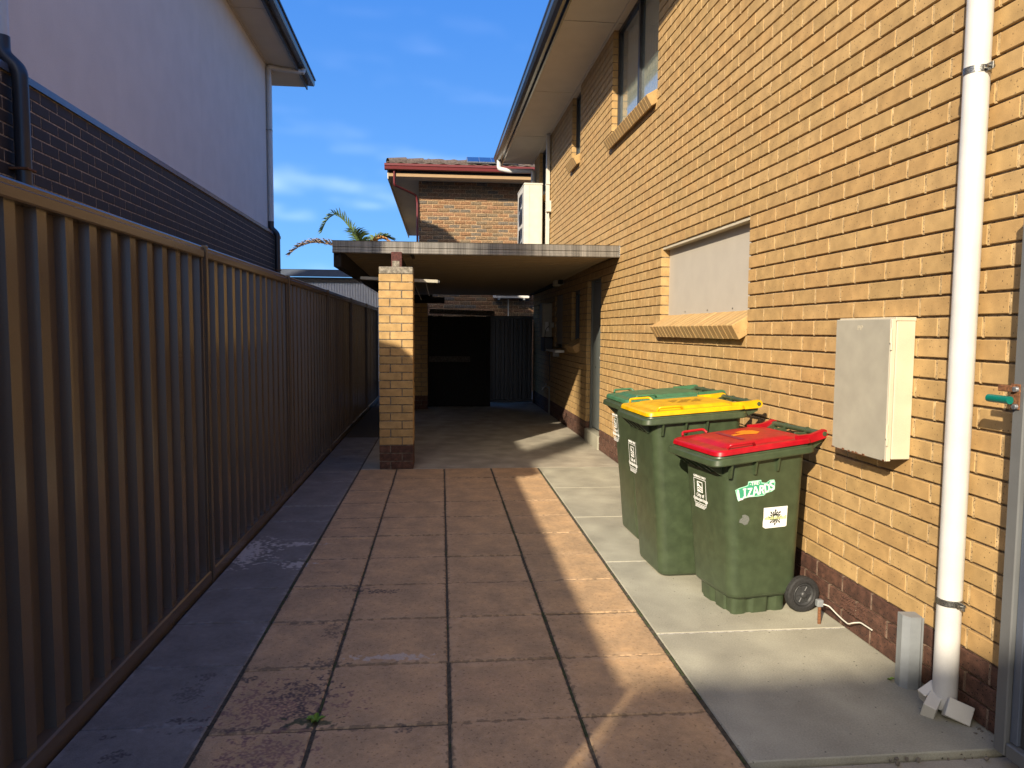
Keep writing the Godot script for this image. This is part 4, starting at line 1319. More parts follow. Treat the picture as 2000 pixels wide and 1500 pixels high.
# ---------------------------------------------------------------- things on the house wall
func wall_things() -> void:
	# white downpipe
	var p := thing("white_downpipe", hx(0.165, 0, 0.062), HOUSE_TURN, "large white plastic downpipe standing in front of the brick wall", "downpipe")
	put("pipe", tube_mesh([Vector3(0, 0.02, 0), Vector3(0, 4.88, 0)], 0.0435, 28), M.white_pipe, p)
	for y in [0.44, 2.42]:
		var b := MB.new()
		b.xf.origin = Vector3(0, y, 0)
		b.lathe([Vector2(0.0436, -0.013), Vector2(0.0462, -0.012), Vector2(0.0462, 0.012), Vector2(0.0436, 0.013)], 28)
		var st := put("strap", b.mesh(), M.steel, p)
		b = MB.new()
		b.cbox(Vector3(0.0, y - 0.013, 0.044), Vector3(0.006, y + 0.013, 0.078), 0.001)
		b.tube([Vector3(-0.014, y, 0.062), Vector3(0.018, y, 0.062)], 0.006, 8)
		put("strap_bolt", b.mesh(), M.steel, st)
	# broken square collar round its foot
	var b := MB.new()
	for e in [[Vector3(-0.062, 0.030, 0.012), Vector3(0.25, 0.75, 0.30), 0.046], [Vector3(0.004, 0.036, 0.070), Vector3(-0.45, -0.35, -0.35), 0.044], [Vector3(-0.040, 0.062, -0.035), Vector3(0.35, 0.3, 0.55), 0.036]]:
		b.xf = Transform3D(Basis.from_euler(e[1]), e[0])
		b.cbox(Vector3(-1, -0.8, -0.5) * e[2], Vector3(1, 0.8, 0.5) * e[2], 0.002)
	put("foot_collar", b.mesh(), M.off_white, p)
	# grey meter cabinet
	var m := thing("meter_cabinet", hx(0.525, 0.925, 0.0), HOUSE_TURN, "shallow grey-beige steel meter cabinet on the brick wall", "cabinet")
	put("case", box_mesh(Vector3(-0.085, 0.0, -0.425), Vector3(0.0, 0.605, 0.0), 0.003), M.cream, m)
	put("case_top", box_mesh(Vector3(-0.092, 0.593, -0.428), Vector3(-0.0, 0.609, 0.003), 0.002), M.cream, m)
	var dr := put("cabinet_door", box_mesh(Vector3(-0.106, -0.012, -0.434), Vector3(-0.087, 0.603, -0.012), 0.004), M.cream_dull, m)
	put("hinge_strip", box_mesh(Vector3(-0.1065, -0.008, -0.011), Vector3(-0.087, 0.60, -0.002), 0.002), M.cream, dr)
	for y in [0.09, 0.50]:
		put("hinge", tube_mesh([Vector3(-0.108, y, -0.004), Vector3(-0.108, y + 0.06, -0.004)], 0.0055, 10), M.cream, dr)
		put("hinge_pin", tube_mesh([Vector3(-0.108, y - 0.03, 0.0), Vector3(-0.108, y + 0.002, 0.0)], 0.0045, 8), M.cream, dr)
	for i in 16:
		var z := rng.randf_range(-0.43, -0.12) if i < 14 else -0.024
		var w := rng.randf_range(0.003, 0.012)
		put("rust_spot", box_mesh(Vector3(-0.1066, -0.012, z - w), Vector3(-0.1055, -0.012 + rng.randf_range(0.003, 0.011), z + w), 0.0004), M.rust, dr)
	for i in 2:
		var l := MB.new()
		var z := -0.245 + i * 0.022
		l.box(Vector3(-0.1072, 0.555, z - 0.008), Vector3(-0.1062, 0.575, z - 0.0055))
		l.box(Vector3(-0.1072, 0.5725, z - 0.0055), Vector3(-0.1062, 0.575, z + 0.004))
		l.box(Vector3(-0.1072, 0.563, z - 0.0055), Vector3(-0.1062, 0.5655, z + 0.004))
		l.box(Vector3(-0.1072, 0.566, z + 0.004), Vector3(-0.1062, 0.572, z + 0.0065))
		put("embossed_letter", l.mesh(), M.cream, dr)
	# zinc cover over a pipe at the foot of the wall
	var g := thing("zinc_cover", hx(0.375, 0, 0.062), HOUSE_TURN - 0.12, "galvanised steel pipe cover standing at the foot of the wall", "pipe cover")
	b = MB.new()
	b.xf = Transform3D(Basis(Vector3(1, 0, 0), Vector3(0, 0, -1), Vector3(0, 1, 0)), Vector3.ZERO)
	b.prism(PackedVector2Array([Vector2(-0.046, 0.026), Vector2(-0.046, -0.012), Vector2(-0.026, -0.038), Vector2(0.018, -0.038), Vector2(0.024, -0.034), Vector2(0.024, 0.026)]), -0.02, 0.305)
	put("cover", b.mesh(), M.galv, g)
	put("flange", box_mesh(Vector3(0.0245, -0.01, 0.016), Vector3(0.040, 0.295, 0.02), 0.001), M.galv, g)
	# earth stake with its wire
	var s := thing("earth_stake", Vector3(1.902, 0, -3.43), 0.0, "rusty earth stake with a pale bent wire by the wheel", "stake")
	put("stake", tube_mesh([Vector3(-0.004, -0.03, 0.012), Vector3(0.003, 0.115, -0.004)], 0.0085, 10), M.rust, s)
	put("clamp", box_mesh(Vector3(-0.014, 0.085, -0.018), Vector3(0.018, 0.12, 0.010), 0.003), M.galv, s)
	put("wire", tube_mesh(bend([Vector3(0.012, 0.10, 0.0), Vector3(0.035, 0.098, 0.03), Vector3(0.046, 0.078, 0.08), Vector3(0.05, 0.068, 0.13), Vector3(0.05, 0.066, 0.18), Vector3(0.058, 0.085, 0.21), Vector3(0.075, 0.098, 0.24), Vector3(0.076, 0.099, 0.33)], 0.012, 3), 0.0035, 8), M.off_white, s)
	# vent brick in the plinth
	var v := thing("vent_brick", hx(0.885, 1.5 * COURSE, 0.0022), HOUSE_TURN, "pierced brown vent brick set in the dark plinth", "vent")
	b = MB.new()
	for r in 4:
		for i in 11:
			b.cbox(Vector3(-0.004, -0.034 + r * 0.0185, -0.108 + i * 0.0205 - (0.006 if r % 2 == 0 else 0.0)), Vector3(0.006, -0.024 + r * 0.0185, -0.096 + i * 0.0205 - (0.006 if r % 2 == 0 else 0.0)), 0.002)
	put("vent_face", b.mesh(), M.brown_brick[1], v)
	# big air conditioner on brackets above the carport
	var a := thing("air_conditioner", hx(10.62, 2.70, 0.10), HOUSE_TURN, "tall white two-fan air conditioner mounted high on the house wall", "air conditioner", "outdoor air conditioner units")
	put("cabinet", box_mesh(Vector3(-0.33, 0, -1.0), Vector3(0, 1.36, 0), 0.012), M.off_white, a)
	put("lid", box_mesh(Vector3(-0.336, 1.335, -1.005), Vector3(0.004, 1.372, 0.006), 0.008), M.off_white, a)
	put("side_seam", box_mesh(Vector3(-0.24, 0.02, 0.0005), Vector3(-0.236, 1.33, 0.0025)), M.cream_dull, a)
	for y in [0.36, 0.97]:
		b = MB.new()
		for k in 9:
			var r := 0.03 + k * 0.031
			var ring := []
			for i in 29:
				ring.append(Vector3(-0.338, y + sin(TAU * i / 28.0) * r, -0.52 + cos(TAU * i / 28.0) * r))
			b.tube(ring, 0.004, 5)
		var gr := put("fan_grille", b.mesh(), M.gutter_grey, a)
		put("fan_opening", box_mesh(Vector3(-0.333, y - 0.27, -0.79), Vector3(-0.331, y + 0.27, -0.25)), M.charcoal, gr)
	for z in [-0.9, -0.1]:
		put("bracket", box_mesh(Vector3(-0.33, -0.04, z - 0.02), Vector3(0.10, -0.002, z + 0.02), 0.003), M.galv, a)
	# switch box beside it
	var w := thing("switch_box", hx(10.30, 3.52, 0.012), HOUSE_TURN, "small cream isolator box on the wall beside the upper downpipe", "switch box")
	put("box", box_mesh(Vector3(-0.07, 0, -0.06), Vector3(0.012, 0.19, 0.04), 0.006), M.off_white, w)
	put("conduit", tube_mesh(bend([Vector3(-0.03, 0.001, -0.01), Vector3(-0.03, -0.08, -0.01), Vector3(0.0, -0.14, -0.03)], 0.03), 0.012, 8), M.off_white, w)
	# under the carport
	var fl := thing("wall_lamp", hx(8.95, 2.16, 0.0), HOUSE_TURN, "small unlit floodlight on the wall under the carport roof", "lamp")
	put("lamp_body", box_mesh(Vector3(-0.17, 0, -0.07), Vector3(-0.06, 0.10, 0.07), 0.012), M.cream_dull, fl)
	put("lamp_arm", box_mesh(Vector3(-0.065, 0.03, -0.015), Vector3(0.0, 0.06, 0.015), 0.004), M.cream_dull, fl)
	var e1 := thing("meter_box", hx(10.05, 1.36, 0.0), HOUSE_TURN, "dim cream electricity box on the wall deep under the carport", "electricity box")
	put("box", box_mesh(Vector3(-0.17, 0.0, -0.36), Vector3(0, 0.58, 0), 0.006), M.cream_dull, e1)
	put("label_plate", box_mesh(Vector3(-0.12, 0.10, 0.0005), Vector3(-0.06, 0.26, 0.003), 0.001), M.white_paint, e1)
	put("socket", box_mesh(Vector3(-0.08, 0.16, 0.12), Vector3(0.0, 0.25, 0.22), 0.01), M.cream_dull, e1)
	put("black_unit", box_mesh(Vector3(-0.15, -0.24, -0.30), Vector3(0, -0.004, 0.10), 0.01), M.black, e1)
	put("cord", tube_mesh(bend([Vector3(-0.06, 0.20, 0.13), Vector3(-0.12, 0.14, 0.06), Vector3(-0.14, -0.05, 0.05), Vector3(-0.05, -0.28, 0.06), Vector3(-0.04, -0.62, 0.05), Vector3(-0.04, -0.74, 0.02)], 0.05), 0.006, 6), M.black, e1)
	var sh := thing("wall_shelf", hx(8.85, 1.13, 0.0), HOUSE_TURN, "short pale shelf bracketed to the wall under the carport", "shelf")
	put("board", box_mesh(Vector3(-0.14, 0.0, -0.95), Vector3(0, 0.035, 0), 0.003), M.white_paint, sh)
	put("bracket", box_mesh(Vector3(-0.10, -0.08, -0.5), Vector3(0, -0.001, -0.47), 0.003), M.steel, sh)
	var tp := thing("garden_tap", hx(10.1, 0, 0.03), HOUSE_TURN, "brass garden tap on a pipe against the brick wall", "tap")
	put("pipe", tube_mesh([Vector3(0, -0.02, 0), Vector3(0, 0.50, 0)], 0.016, 10), M.galv_dull, tp)
	b = MB.new()
	b.tube(bend([Vector3(0, 0.49, 0), Vector3(-0.05, 0.50, 0), Vector3(-0.10, 0.50, 0), Vector3(-0.12, 0.45, 0)], 0.02), 0.012, 10)
	b.tube([Vector3(-0.06, 0.50, 0), Vector3(-0.06, 0.55, 0)], 0.008, 8)
	b.tube([Vector3(-0.06, 0.55, -0.035), Vector3(-0.06, 0.55, 0.035)], 0.007, 8)
	put("spout", b.mesh(), M.steel, tp)

# ---------------------------------------------------------------- wheelie bins
func council_sticker(parent: Node3D, at: Transform3D, s: float) -> void:
	var b := MB.new()
	var w := 0.062
	var h := 0.066
	for e in [[Vector2(-w, h), Vector2(w, h + 0.003)], [Vector2(-w, -h - 0.003), Vector2(w, -h)], [Vector2(-w, -h), Vector2(-w + 0.003, h)], [Vector2(w - 0.003, -h), Vector2(w, h)]]:
		b.box(Vector3(e[0].x, e[0].y, 0), Vector3(e[1].x, e[1].y, 0.0006))
	# emblem: a white square with a dark hillside and waves
	b.box(Vector3(-0.028, -0.004, 0), Vector3(0.028, 0.054, 0.0006))
	for i in 3:
		b.box(Vector3(-w + 0.004, -h - 0.012 - i * 0.007, 0), Vector3(w - 0.004 - i * 0.01, -h - 0.0085 - i * 0.007, 0.0006))
	var o := put("council_sticker", b.mesh(), M.print_white, parent, at.scaled_local(Vector3.ONE * s))
	b = MB.new()
	b.prism(PackedVector2Array([Vector2(-0.022, 0.049), Vector2(0.023, 0.049), Vector2(0.023, 0.026), Vector2(0.008, 0.030)]), 0.0008, 0.0012)
	for k in 2:
		var yy := 0.006 + k * 0.012
		b.prism(PackedVector2Array([Vector2(-0.024, yy), Vector2(-0.010, yy + 0.005), Vector2(0.004, yy - 0.001), Vector2(0.024, yy - 0.004), Vector2(0.024, yy), Vector2(0.004, yy + 0.004), Vector2(-0.010, yy + 0.010), Vector2(-0.024, yy + 0.005)]), 0.0008, 0.0012)
	put("emblem", b.mesh(), M.bin_green, o)
	put("print", text_mesh("GARBAGE ONLY", 0.017, true), M.print_white, o, Transform3D(Basis.IDENTITY, Vector3(0, h + 0.014, 0)))
	put("print", text_mesh("City of", 0.025, true), M.print_white, o, Transform3D(Basis.IDENTITY, Vector3(0, -0.022, 0)))
	put("print", text_mesh("Onkaparinga", 0.024, true), M.print_white, o, Transform3D(Basis.IDENTITY, Vector3(0, -0.046, 0)))

func wheelie_bin(at: Vector3, turn: float, d: Dictionary, lid: Material, label: String) -> Node3D:
	var o := thing("wheelie_bin", at, turn, label, "wheelie bin", "wheelie bins against the house wall")
	var b := MB.new()
	# body: tapering box with a rounded lower edge, a shoulder under the rim
	var ring := func(t: float, grow: float) -> PackedVector3Array:
		return rrect(lerpf(d.xfb, d.xft, t) - grow, lerpf(d.xbb, d.xbt, t) + grow, lerpf(d.hwb, d.hwt, t) + grow, lerpf(d.yb, d.yt, t), 0.055)
	var base: PackedVector3Array = rrect(d.xfb + 0.012, d.xbb - 0.012, d.hwb - 0.012, d.yb - 0.012, 0.05)
	b.loft([base, ring.call(0.0, 0.0), ring.call(0.018, 0.003), ring.call(0.35, 0.0), ring.call(0.7, 0.0), ring.call(1.0, 0.0)], true, false)
	put("body", b.mesh(), M.bin_green, o)
	# foot: fluted skirt below the body
	b = MB.new()
	var lo := PackedVector3Array()
	var hi := PackedVector3Array()
	var inset := 0.0 if d.yb > 0.05 else 0.03
	var src := rrect(d.xfb + 0.028 + inset, d.xbb - 0.05, d.hwb - 0.03 - inset, 0.0, 0.03, 0.0, 0.0, 4)
	var dense := []
	for i in src.size():
		var p := src[i]
		var q := src[(i + 1) % src.size()]
		var cnt := maxi(1, int(p.distance_to(q) / 0.012))
		for k in cnt:
			dense.append(p.lerp(q, float(k) / cnt))
	var run := 0.0
	for i in dense.size():
		var p: Vector3 = dense[i]
		run += p.distance_to(dense[i - 1]) if i > 0 else 0.0
		var grow := 0.010 * (1.0 if fposmod(run, 0.13) < 0.085 else -0.3)
		var c := Vector3((d.xfb + d.xbb) / 2, 0, 0)
		var dirv := (p - c).normalized()
		lo.append(p + dirv * (grow - 0.006))
		hi.append(p + dirv * grow + Vector3(0, d.yb + 0.004, 0))
	b.loft([lo, hi], true, false)
	put("foot", b.mesh(), M.bin_green, o)
	# rim: a deep flange that rises to the hinge
	b = MB.new()
	var sl: float = d.slope
	var rr := func(g: float, y: float, r := 0.05) -> PackedVector3Array:
		return rrect(d.rxf + g, d.rxb - g, d.rhw - g, y, r, sl, d.rxf)
	var y0: float = d.ry
	var inner: PackedVector3Array = rrect(d.xft, d.xbt, d.hwt, y0 + 0.012, 0.055, sl, d.rxf)
	b.loft([inner, rr.call(0.012, y0 + 0.006), rr.call(0.002, y0), rr.call(0.0, y0 + 0.006), rr.call(0.003, y0 + 0.030), rr.call(0.008, y0 + 0.035), rr.call(0.020, y0 + 0.037), rr.call(0.022, y0 + 0.044), rr.call(0.05, y0 + 0.045)], false, false)
	var rim := put("rim", b.mesh(), M.bin_green, o)
	# stiffening ribs below the rim
	for s in [-1.0, 1.0]:
		for x in [-0.20, -0.06, 0.07]:
			var rx: float = d.xft * 0.2 + x
			var ry: float = y0 + sl * (rx - d.rxf)
			b = MB.new()
			b.xf = Transform3D(Basis(Vector3(0, 0, s), Vector3.UP, Vector3(1, 0, 0)), Vector3(rx, 0, 0))
			b.prism(PackedVector2Array([Vector2(d.hwt - 0.012, ry + 0.005), Vector2(d.rhw - 0.006, ry + 0.005), Vector2(d.rhw - 0.010, ry - 0.01), Vector2(d.hwt + 0.008, ry - 0.07), Vector2(d.hwt - 0.012, ry - 0.078)]), -0.005, 0.005)
			put("rib", b.mesh(), M.bin_green, rim)
	for z in [-0.17, -0.085, 0.0, 0.085, 0.17]:
		b = MB.new()
		b.prism(PackedVector2Array([Vector2(d.xft + 0.014, y0 - 0.06), Vector2(d.xft - 0.004, y0 - 0.055), Vector2(d.rxf + 0.008, y0 - 0.002), Vector2(d.rxf + 0.010, y0 + 0.008), Vector2(d.xft + 0.014, y0 + 0.012)]), z - 0.004, z + 0.004)
		put("rib", b.mesh(), M.bin_green, rim)
	# lid
	b = MB.new()
	var yl: float = y0 + 0.046
	var ll := func(gf: float, gb: float, gw: float, y: float, r: float) -> PackedVector3Array:
		return rrect(d.rxf + 0.022 + gf, d.rxb - 0.012 - gb, d.rhw - 0.012 - gw, y, r, sl, d.rxf)
	b.loft([ll.call(0.008, 0.008, 0.008, yl, 0.04), ll.call(0.0, 0.0, 0.0, yl + 0.004, 0.045), ll.call(0.003, 0.003, 0.003, yl + 0.022, 0.045), ll.call(0.010, 0.010, 0.010, yl + 0.029, 0.045), ll.call(0.022, 0.020, 0.022, yl + 0.030, 0.04), ll.call(0.075, 0.05, 0.055, yl + 0.028, 0.04), ll.call(0.105, 0.09, 0.078, yl + 0.042, 0.04), ll.call(0.12, 0.11, 0.092, yl + 0.045, 0.04), ll.call(0.17, 0.16, 0.13, yl + 0.046, 0.03)], true, true)
	var l := put("lid", b.mesh(), lid, o)
	var hxp: float = d.handle_x
	var hyp: float = d.handle_y
	for s in [-1.0, 1.0]:
		# hinge arms
		b = MB.new()
		b.xf = Transform3D(Basis.IDENTITY, Vector3(0, 0, s * (d.rhw - 0.045)))
		var by: float = yl + sl * (d.rxb - 0.08 - d.rxf)
		b.prism(PackedVector2Array([Vector2(d.rxb - 0.10, by + 0.006), Vector2(d.rxb - 0.02, by + 0.004), Vector2(hxp, hyp - 0.024), Vector2(hxp + 0.018, hyp - 0.016), Vector2(hxp + 0.024, hyp), Vector2(hxp + 0.016, hyp + 0.018), Vector2(hxp, hyp + 0.024), Vector2(d.rxb - 0.01, by + 0.05), Vector2(d.rxb - 0.10, by + 0.044)]), -0.011, 0.011)
		put("hinge_arm", b.mesh(), lid, l)
		b = MB.new()
		b.xf = Transform3D(Basis(Vector3.RIGHT, PI / 2 * s), Vector3(hxp, hyp, s * (d.rhw - 0.034)))
		b.lathe([Vector2(0.0, 0.004), Vector2(0.012, 0.003), Vector2(0.013, -0.001)], 14)
		put("hinge_pin", b.mesh(), M.bin_green, l)
		# grip loops on the lid's edges
		b = MB.new()
		var gx: float = d.rxf + 0.14
		var gy: float = yl + 0.03 + sl * 0.14
		var gz: float = s * (d.rhw - 0.02)
		b.tube(bend([Vector3(gx - 0.05, gy, gz - s * 0.012), Vector3(gx - 0.045, gy + 0.018, gz + s * 0.002), Vector3(gx + 0.085, gy + 0.018 + sl * 0.13, gz + s * 0.002), Vector3(gx + 0.10, gy + sl * 0.14, gz - s * 0.012)], 0.012, 3), 0.0075, 8)
		put("grip", b.mesh(), lid, l)
		# bracket from the rim up to the handle bar
		b = MB.new()
		b.xf = Transform3D(Basis.IDENTITY, Vector3(0, 0, s * (d.rhw - 0.068)))
		var ky: float = y0 + sl * (d.rxb - d.rxf)
		b.prism(PackedVector2Array([Vector2(d.rxb - 0.06, ky + 0.002), Vector2(d.rxb + 0.005, ky), Vector2(hxp + 0.004, hyp - 0.045), Vector2(hxp + 0.016, hyp), Vector2(hxp, hyp + 0.016), Vector2(hxp - 0.016, hyp), Vector2(d.rxb - 0.01, ky + 0.05), Vector2(d.rxb - 0.06, ky + 0.05)]), -0.010, 0.010)
		put("handle_bracket", b.mesh(), M.bin_green, rim)
	b = MB.new()
	var hw2: float = d.rhw - 0.056
	b.tube([Vector3(hxp, hyp, -hw2), Vector3(hxp, hyp, hw2)], 0.0145, 14)
	for z in [-0.09, 0.09]:
		b.tube([Vector3(hxp, hyp, z - 0.006), Vector3(hxp, hyp, z + 0.006)], 0.019, 14)
		b.cbox(Vector3(d.rxb - 0.02, hyp - 0.06, z - 0.006), Vector3(hxp, hyp - 0.008, z + 0.006), 0.003)
	put("handle", b.mesh(), M.bin_green, o)
	# wheels
	for s in [-1.0, 1.0]:
		b = MB.new()
		b.xf = Transform3D(Basis(Vector3.RIGHT, PI / 2 * s), Vector3(d.wx, d.wr, s * d.wz))
		var r: float = d.wr
		b.lathe([Vector2(r * 0.62, -0.046), Vector2(r * 0.94, -0.046), Vector2(r, -0.038), Vector2(r, -0.010), Vector2(r * 0.95, 0.0), Vector2(r * 0.72, 0.002), Vector2(r * 0.66, -0.003), Vector2(r * 0.62, -0.012)], 36)
		var wl := put("wheel", b.mesh(), M.rubber, o)
		b = MB.new()
		b.xf = Transform3D(Basis(Vector3.RIGHT, PI / 2 * s), Vector3(d.wx, d.wr, s * d.wz))
		b.lathe([Vector2(0.0, 0.004), Vector2(0.012, 0.003), Vector2(0.017, -0.002), Vector2(0.019, -0.010), Vector2(r * 0.50, -0.013), Vector2(r * 0.55, -0.006), Vector2(r * 0.60, -0.004), Vector2(r * 0.635, -0.008), Vector2(r * 0.635, -0.03)], 36)
		for k in 6:
			var keep := b.xf
			b.xf = keep * Transform3D(Basis(Vector3.UP, TAU * k / 6.0), Vector3.ZERO)
			b.cbox(Vector3(0.018, -0.014, -0.005), Vector3(r * 0.5, -0.0065, 0.005), 0.002)
			b.xf = keep
		put("hub", b.mesh(), M.hub, wl)
	put("axle", tube_mesh([Vector3(d.wx, d.wr, -d.wz + 0.02), Vector3(d.wx, d.wr, d.wz - 0.02)], 0.011, 10), M.steel, o)
	return o

# a place on the bin's front (towards the yard) or its near side
func on_front(d: Dictionary, z: float, y: float, off := 0.002) -> Transform3D:
	var t: float = (y - d.yb) / (d.yt - d.yb)
	var up := Vector3(d.xft - d.xfb, d.yt - d.yb, 0).normalized()
	var x := Vector3(0, 0, 1)
	var nrm := x.cross(up)
	return Transform3D(Basis(x, up, nrm), Vector3(lerpf(d.xfb, d.xft, t), y, z) + nrm * off)

func on_side(d: Dictionary, x: float, y: float, off := 0.002, roll := 0.0) -> Transform3D:
	var t: float = (y - d.yb) / (d.yt - d.yb)
	var up := Vector3(0, d.yt - d.yb, d.hwt - d.hwb).normalized()
	var ax := Vector3.RIGHT
	var nrm := ax.cross(up)
	return Transform3D(Basis(ax, up, nrm) * Basis(Vector3.BACK, roll), Vector3(x, y, lerpf(d.hwb, d.hwt, t)) + nrm * off)

func bins() -> void:
	var small := {"xfb": -0.205, "xft": -0.270, "xbb": 0.185, "xbt": 0.195, "hwb": 0.198, "hwt": 0.234, "yb": 0.10, "yt": 0.845, "rxf": -0.36, "rxb": 0.235, "rhw": 0.262, "ry": 0.795, "slope": 0.10, "handle_x": 0.297, "handle_y": 0.942, "wx": 0.205, "wr": 0.094, "wz": 0.235}
	var large := {"xfb": -0.235, "xft": -0.318, "xbb": 0.215, "xbt": 0.235, "hwb": 0.212, "hwt": 0.262, "yb": 0.016, "yt": 0.965, "rxf": -0.385, "rxb": 0.262, "rhw": 0.292, "ry": 0.922, "slope": 0.07, "handle_x": 0.332, "handle_y": 1.043, "wx": 0.225, "wr": 0.1, "wz": 0.265}
	var r := wheelie_bin(Vector3(1.652, 0, -3.764), 0.17, small, M.lid_red, "small green wheelie bin with red lid, nearest, stickers on its side")
	council_sticker(r, on_front(small, -0.06, 0.605), 1.0)
	# THE LIZARDS: mint cut-out, green ground, white letters on a bouncing line
	var edge := PackedVector2Array([Vector2(-0.118, 0.018), Vector2(-0.095, 0.026), Vector2(-0.06, 0.030), Vector2(-0.046, 0.034), Vector2(-0.042, 0.052), Vector2(0.032, 0.050), Vector2(0.034, 0.036), Vector2(0.06, 0.030), Vector2(0.085, 0.042), Vector2(0.108, 0.040), Vector2(0.113, 0.024), Vector2(0.109, -0.012), Vector2(0.092, -0.020), Vector2(0.06, -0.024), Vector2(0.045, -0.034), Vector2(0.01, -0.034), Vector2(-0.04, -0.030), Vector2(-0.08, -0.034), Vector2(-0.102, -0.044), Vector2(-0.108, -0.030)])
	var mid := PackedVector2Array()
	for q in edge:
		mid.append(Vector2(q.x * 0.955, (q.y - 0.003) * 0.86 + 0.003))
	var b := MB.new()
	b.prism(edge, 0, 0.0006)
	var z := put("lizards_sticker", b.mesh(), M.sticker_mint, r, on_side(small, -0.10, 0.665, 0.0015, 0.10))
	b = MB.new()
	b.prism(mid, 0.0008, 0.0013)
	put("sticker_ground", b.mesh(), M.sticker_green, z)
	put("print", text_mesh("-THE-", 0.024, true), M.print_white, z, Transform3D(Basis.IDENTITY, Vector3(-0.005, 0.037, 0.0018)))
	var letters := [["L", -0.094, -0.012, 0.064, 0.10], ["I", -0.066, -0.006, 0.056, 0.0], ["Z", -0.036, -0.006, 0.052, -0.06], ["A", -0.002, -0.004, 0.054, 0.06], ["R", 0.032, -0.002, 0.052, -0.08], ["D", 0.063, 0.002, 0.052, 0.1], ["S", 0.094, 0.010, 0.056, 0.05]]
	for e in letters:
		put("letter", text_mesh(e[0], e[3] * 1.22, true), M.print_white, z, Transform3D(Basis(Vector3.BACK, e[4]) * Basis(Vector3(0.9, 0, 0), Vector3(0, 1, 0), Vector3(0, 0, 1)), Vector3(e[1], e[2], 0.0018)))
	# white square sticker with a burst of jagged rays
	b = MB.new()
	b.prism(PackedVector2Array([Vector2(-0.070, 0.054), Vector2(0.070, 0.058), Vector2(0.070, -0.046), Vector2(0.062, -0.051), Vector2(-0.055, -0.055), Vector2(-0.070, -0.046), Vector2(-0.071, -0.02), Vector2(-0.068, 0.0)]), 0, 0.0006)
	var q := put("burst_sticker", b.mesh(), M.print_white, r, on_side(small, 0.023, 0.515, 0.0015))
	b = MB.new()
	for i in 16:
		var a := TAU * i / 16.0
		var k := 0.044 if i % 2 == 0 else 0.034
		b.xf = Transform3D(Basis(Vector3.BACK, a), Vector3(0.0, 0.002, 0))
		b.prism(PackedVector2Array([Vector2(0.008, -0.003), Vector2(k * 0.55, -0.0045), Vector2(k * 0.6, -0.001), Vector2(k * 0.85, -0.006), Vector2(k, 0.0), Vector2(k * 0.8, 0.005), Vector2(k * 0.55, 0.002), Vector2(0.010, 0.003)]), 0.0008, 0.0012)
	put("burst", b.mesh(), M.print_black, q)
	b = MB.new()
	for i in 15:
		var x := -0.062 + i * 0.0086
		var hgt := 0.007 + 0.004 * (i * 7 % 3)
		b.box(Vector3(x, -0.009, 0.0014), Vector3(x + 0.0066, -0.009 + hgt + 0.004, 0.0018))
	put("band_print", b.mesh(), M.sticker_olive, q)
	b = MB.new()
	b.prism(PackedVector2Array([Vector2(-0.026, 0.002), Vector2(-0.012, 0.012), Vector2(-0.014, 0.024), Vector2(0.004, 0.026), Vector2(0.024, 0.014), Vector2(0.030, -0.004), Vector2(0.018, -0.026), Vector2(0.004, -0.030), Vector2(-0.014, -0.018), Vector2(-0.030, -0.014)]), 0, 0.0005)
	put("sticker_scrap", b.mesh(), M.sticker_grey, r, on_side(small, -0.157, 0.515, 0.0015))
	# flame print on the red lid
	b = MB.new()
	b.prism(PackedVector2Array([Vector2(-0.10, -0.02), Vector2(-0.02, -0.015), Vector2(0.04, -0.045), Vector2(0.08, -0.01), Vector2(0.075, 0.05), Vector2(0.03, 0.085), Vector2(-0.03, 0.06), Vector2(-0.015, 0.02), Vector2(-0.08, 0.015)]), 0, 0.0005)
	var lidx := Transform3D(Basis(Vector3(1, 0.10, 0).normalized(), Vector3(0, 0, -1), Vector3(-0.10, 1, 0).normalized()), Vector3(-0.02, 0.795 + 0.046 + 0.0475 + 0.034, 0.0))
	put("flame_print", b.mesh(), M.flame, r, lidx)
	b = MB.new()
	b.prism(PackedVector2Array([Vector2(-0.115, -0.125), Vector2(-0.085, -0.125), Vector2(-0.085, 0.125), Vector2(-0.115, 0.125)]), 0, 0.0005)
	put("lid_print", b.mesh(), M.print_maroon, r, lidx)
	var y := wheelie_bin(Vector3(1.53, 0, -4.385), 0.05, large, M.lid_yellow, "tall green wheelie bin with yellow lid, in the middle")
	council_sticker(y, on_front(large, -0.19, 0.665), 1.15)
	b = MB.new()
	for i in 4:
		for k in 9:
			if (i * 5 + k * 3) % 4 != 0:
				b.box(Vector3(-0.10 + k * 0.022, -0.07 + i * 0.034, 0), Vector3(-0.084 + k * 0.022, -0.048 + i * 0.034, 0.0005))
	put("lid_print", b.mesh(), M.print_brown, y, Transform3D(Basis(Vector3(1, 0.07, 0).normalized(), Vector3(0, 0, -1), Vector3(-0.07, 1, 0).normalized()), Vector3(-0.02, 0.922 + 0.046 + 0.0475 + 0.0256, 0.0)))
	var g := wheelie_bin(Vector3(1.60, 0, -5.12), 0.035, large, M.lid_green, "tall green wheelie bin with light green lid, farthest")
	council_sticker(g, on_front(large, -0.19, 0.755), 1.15)

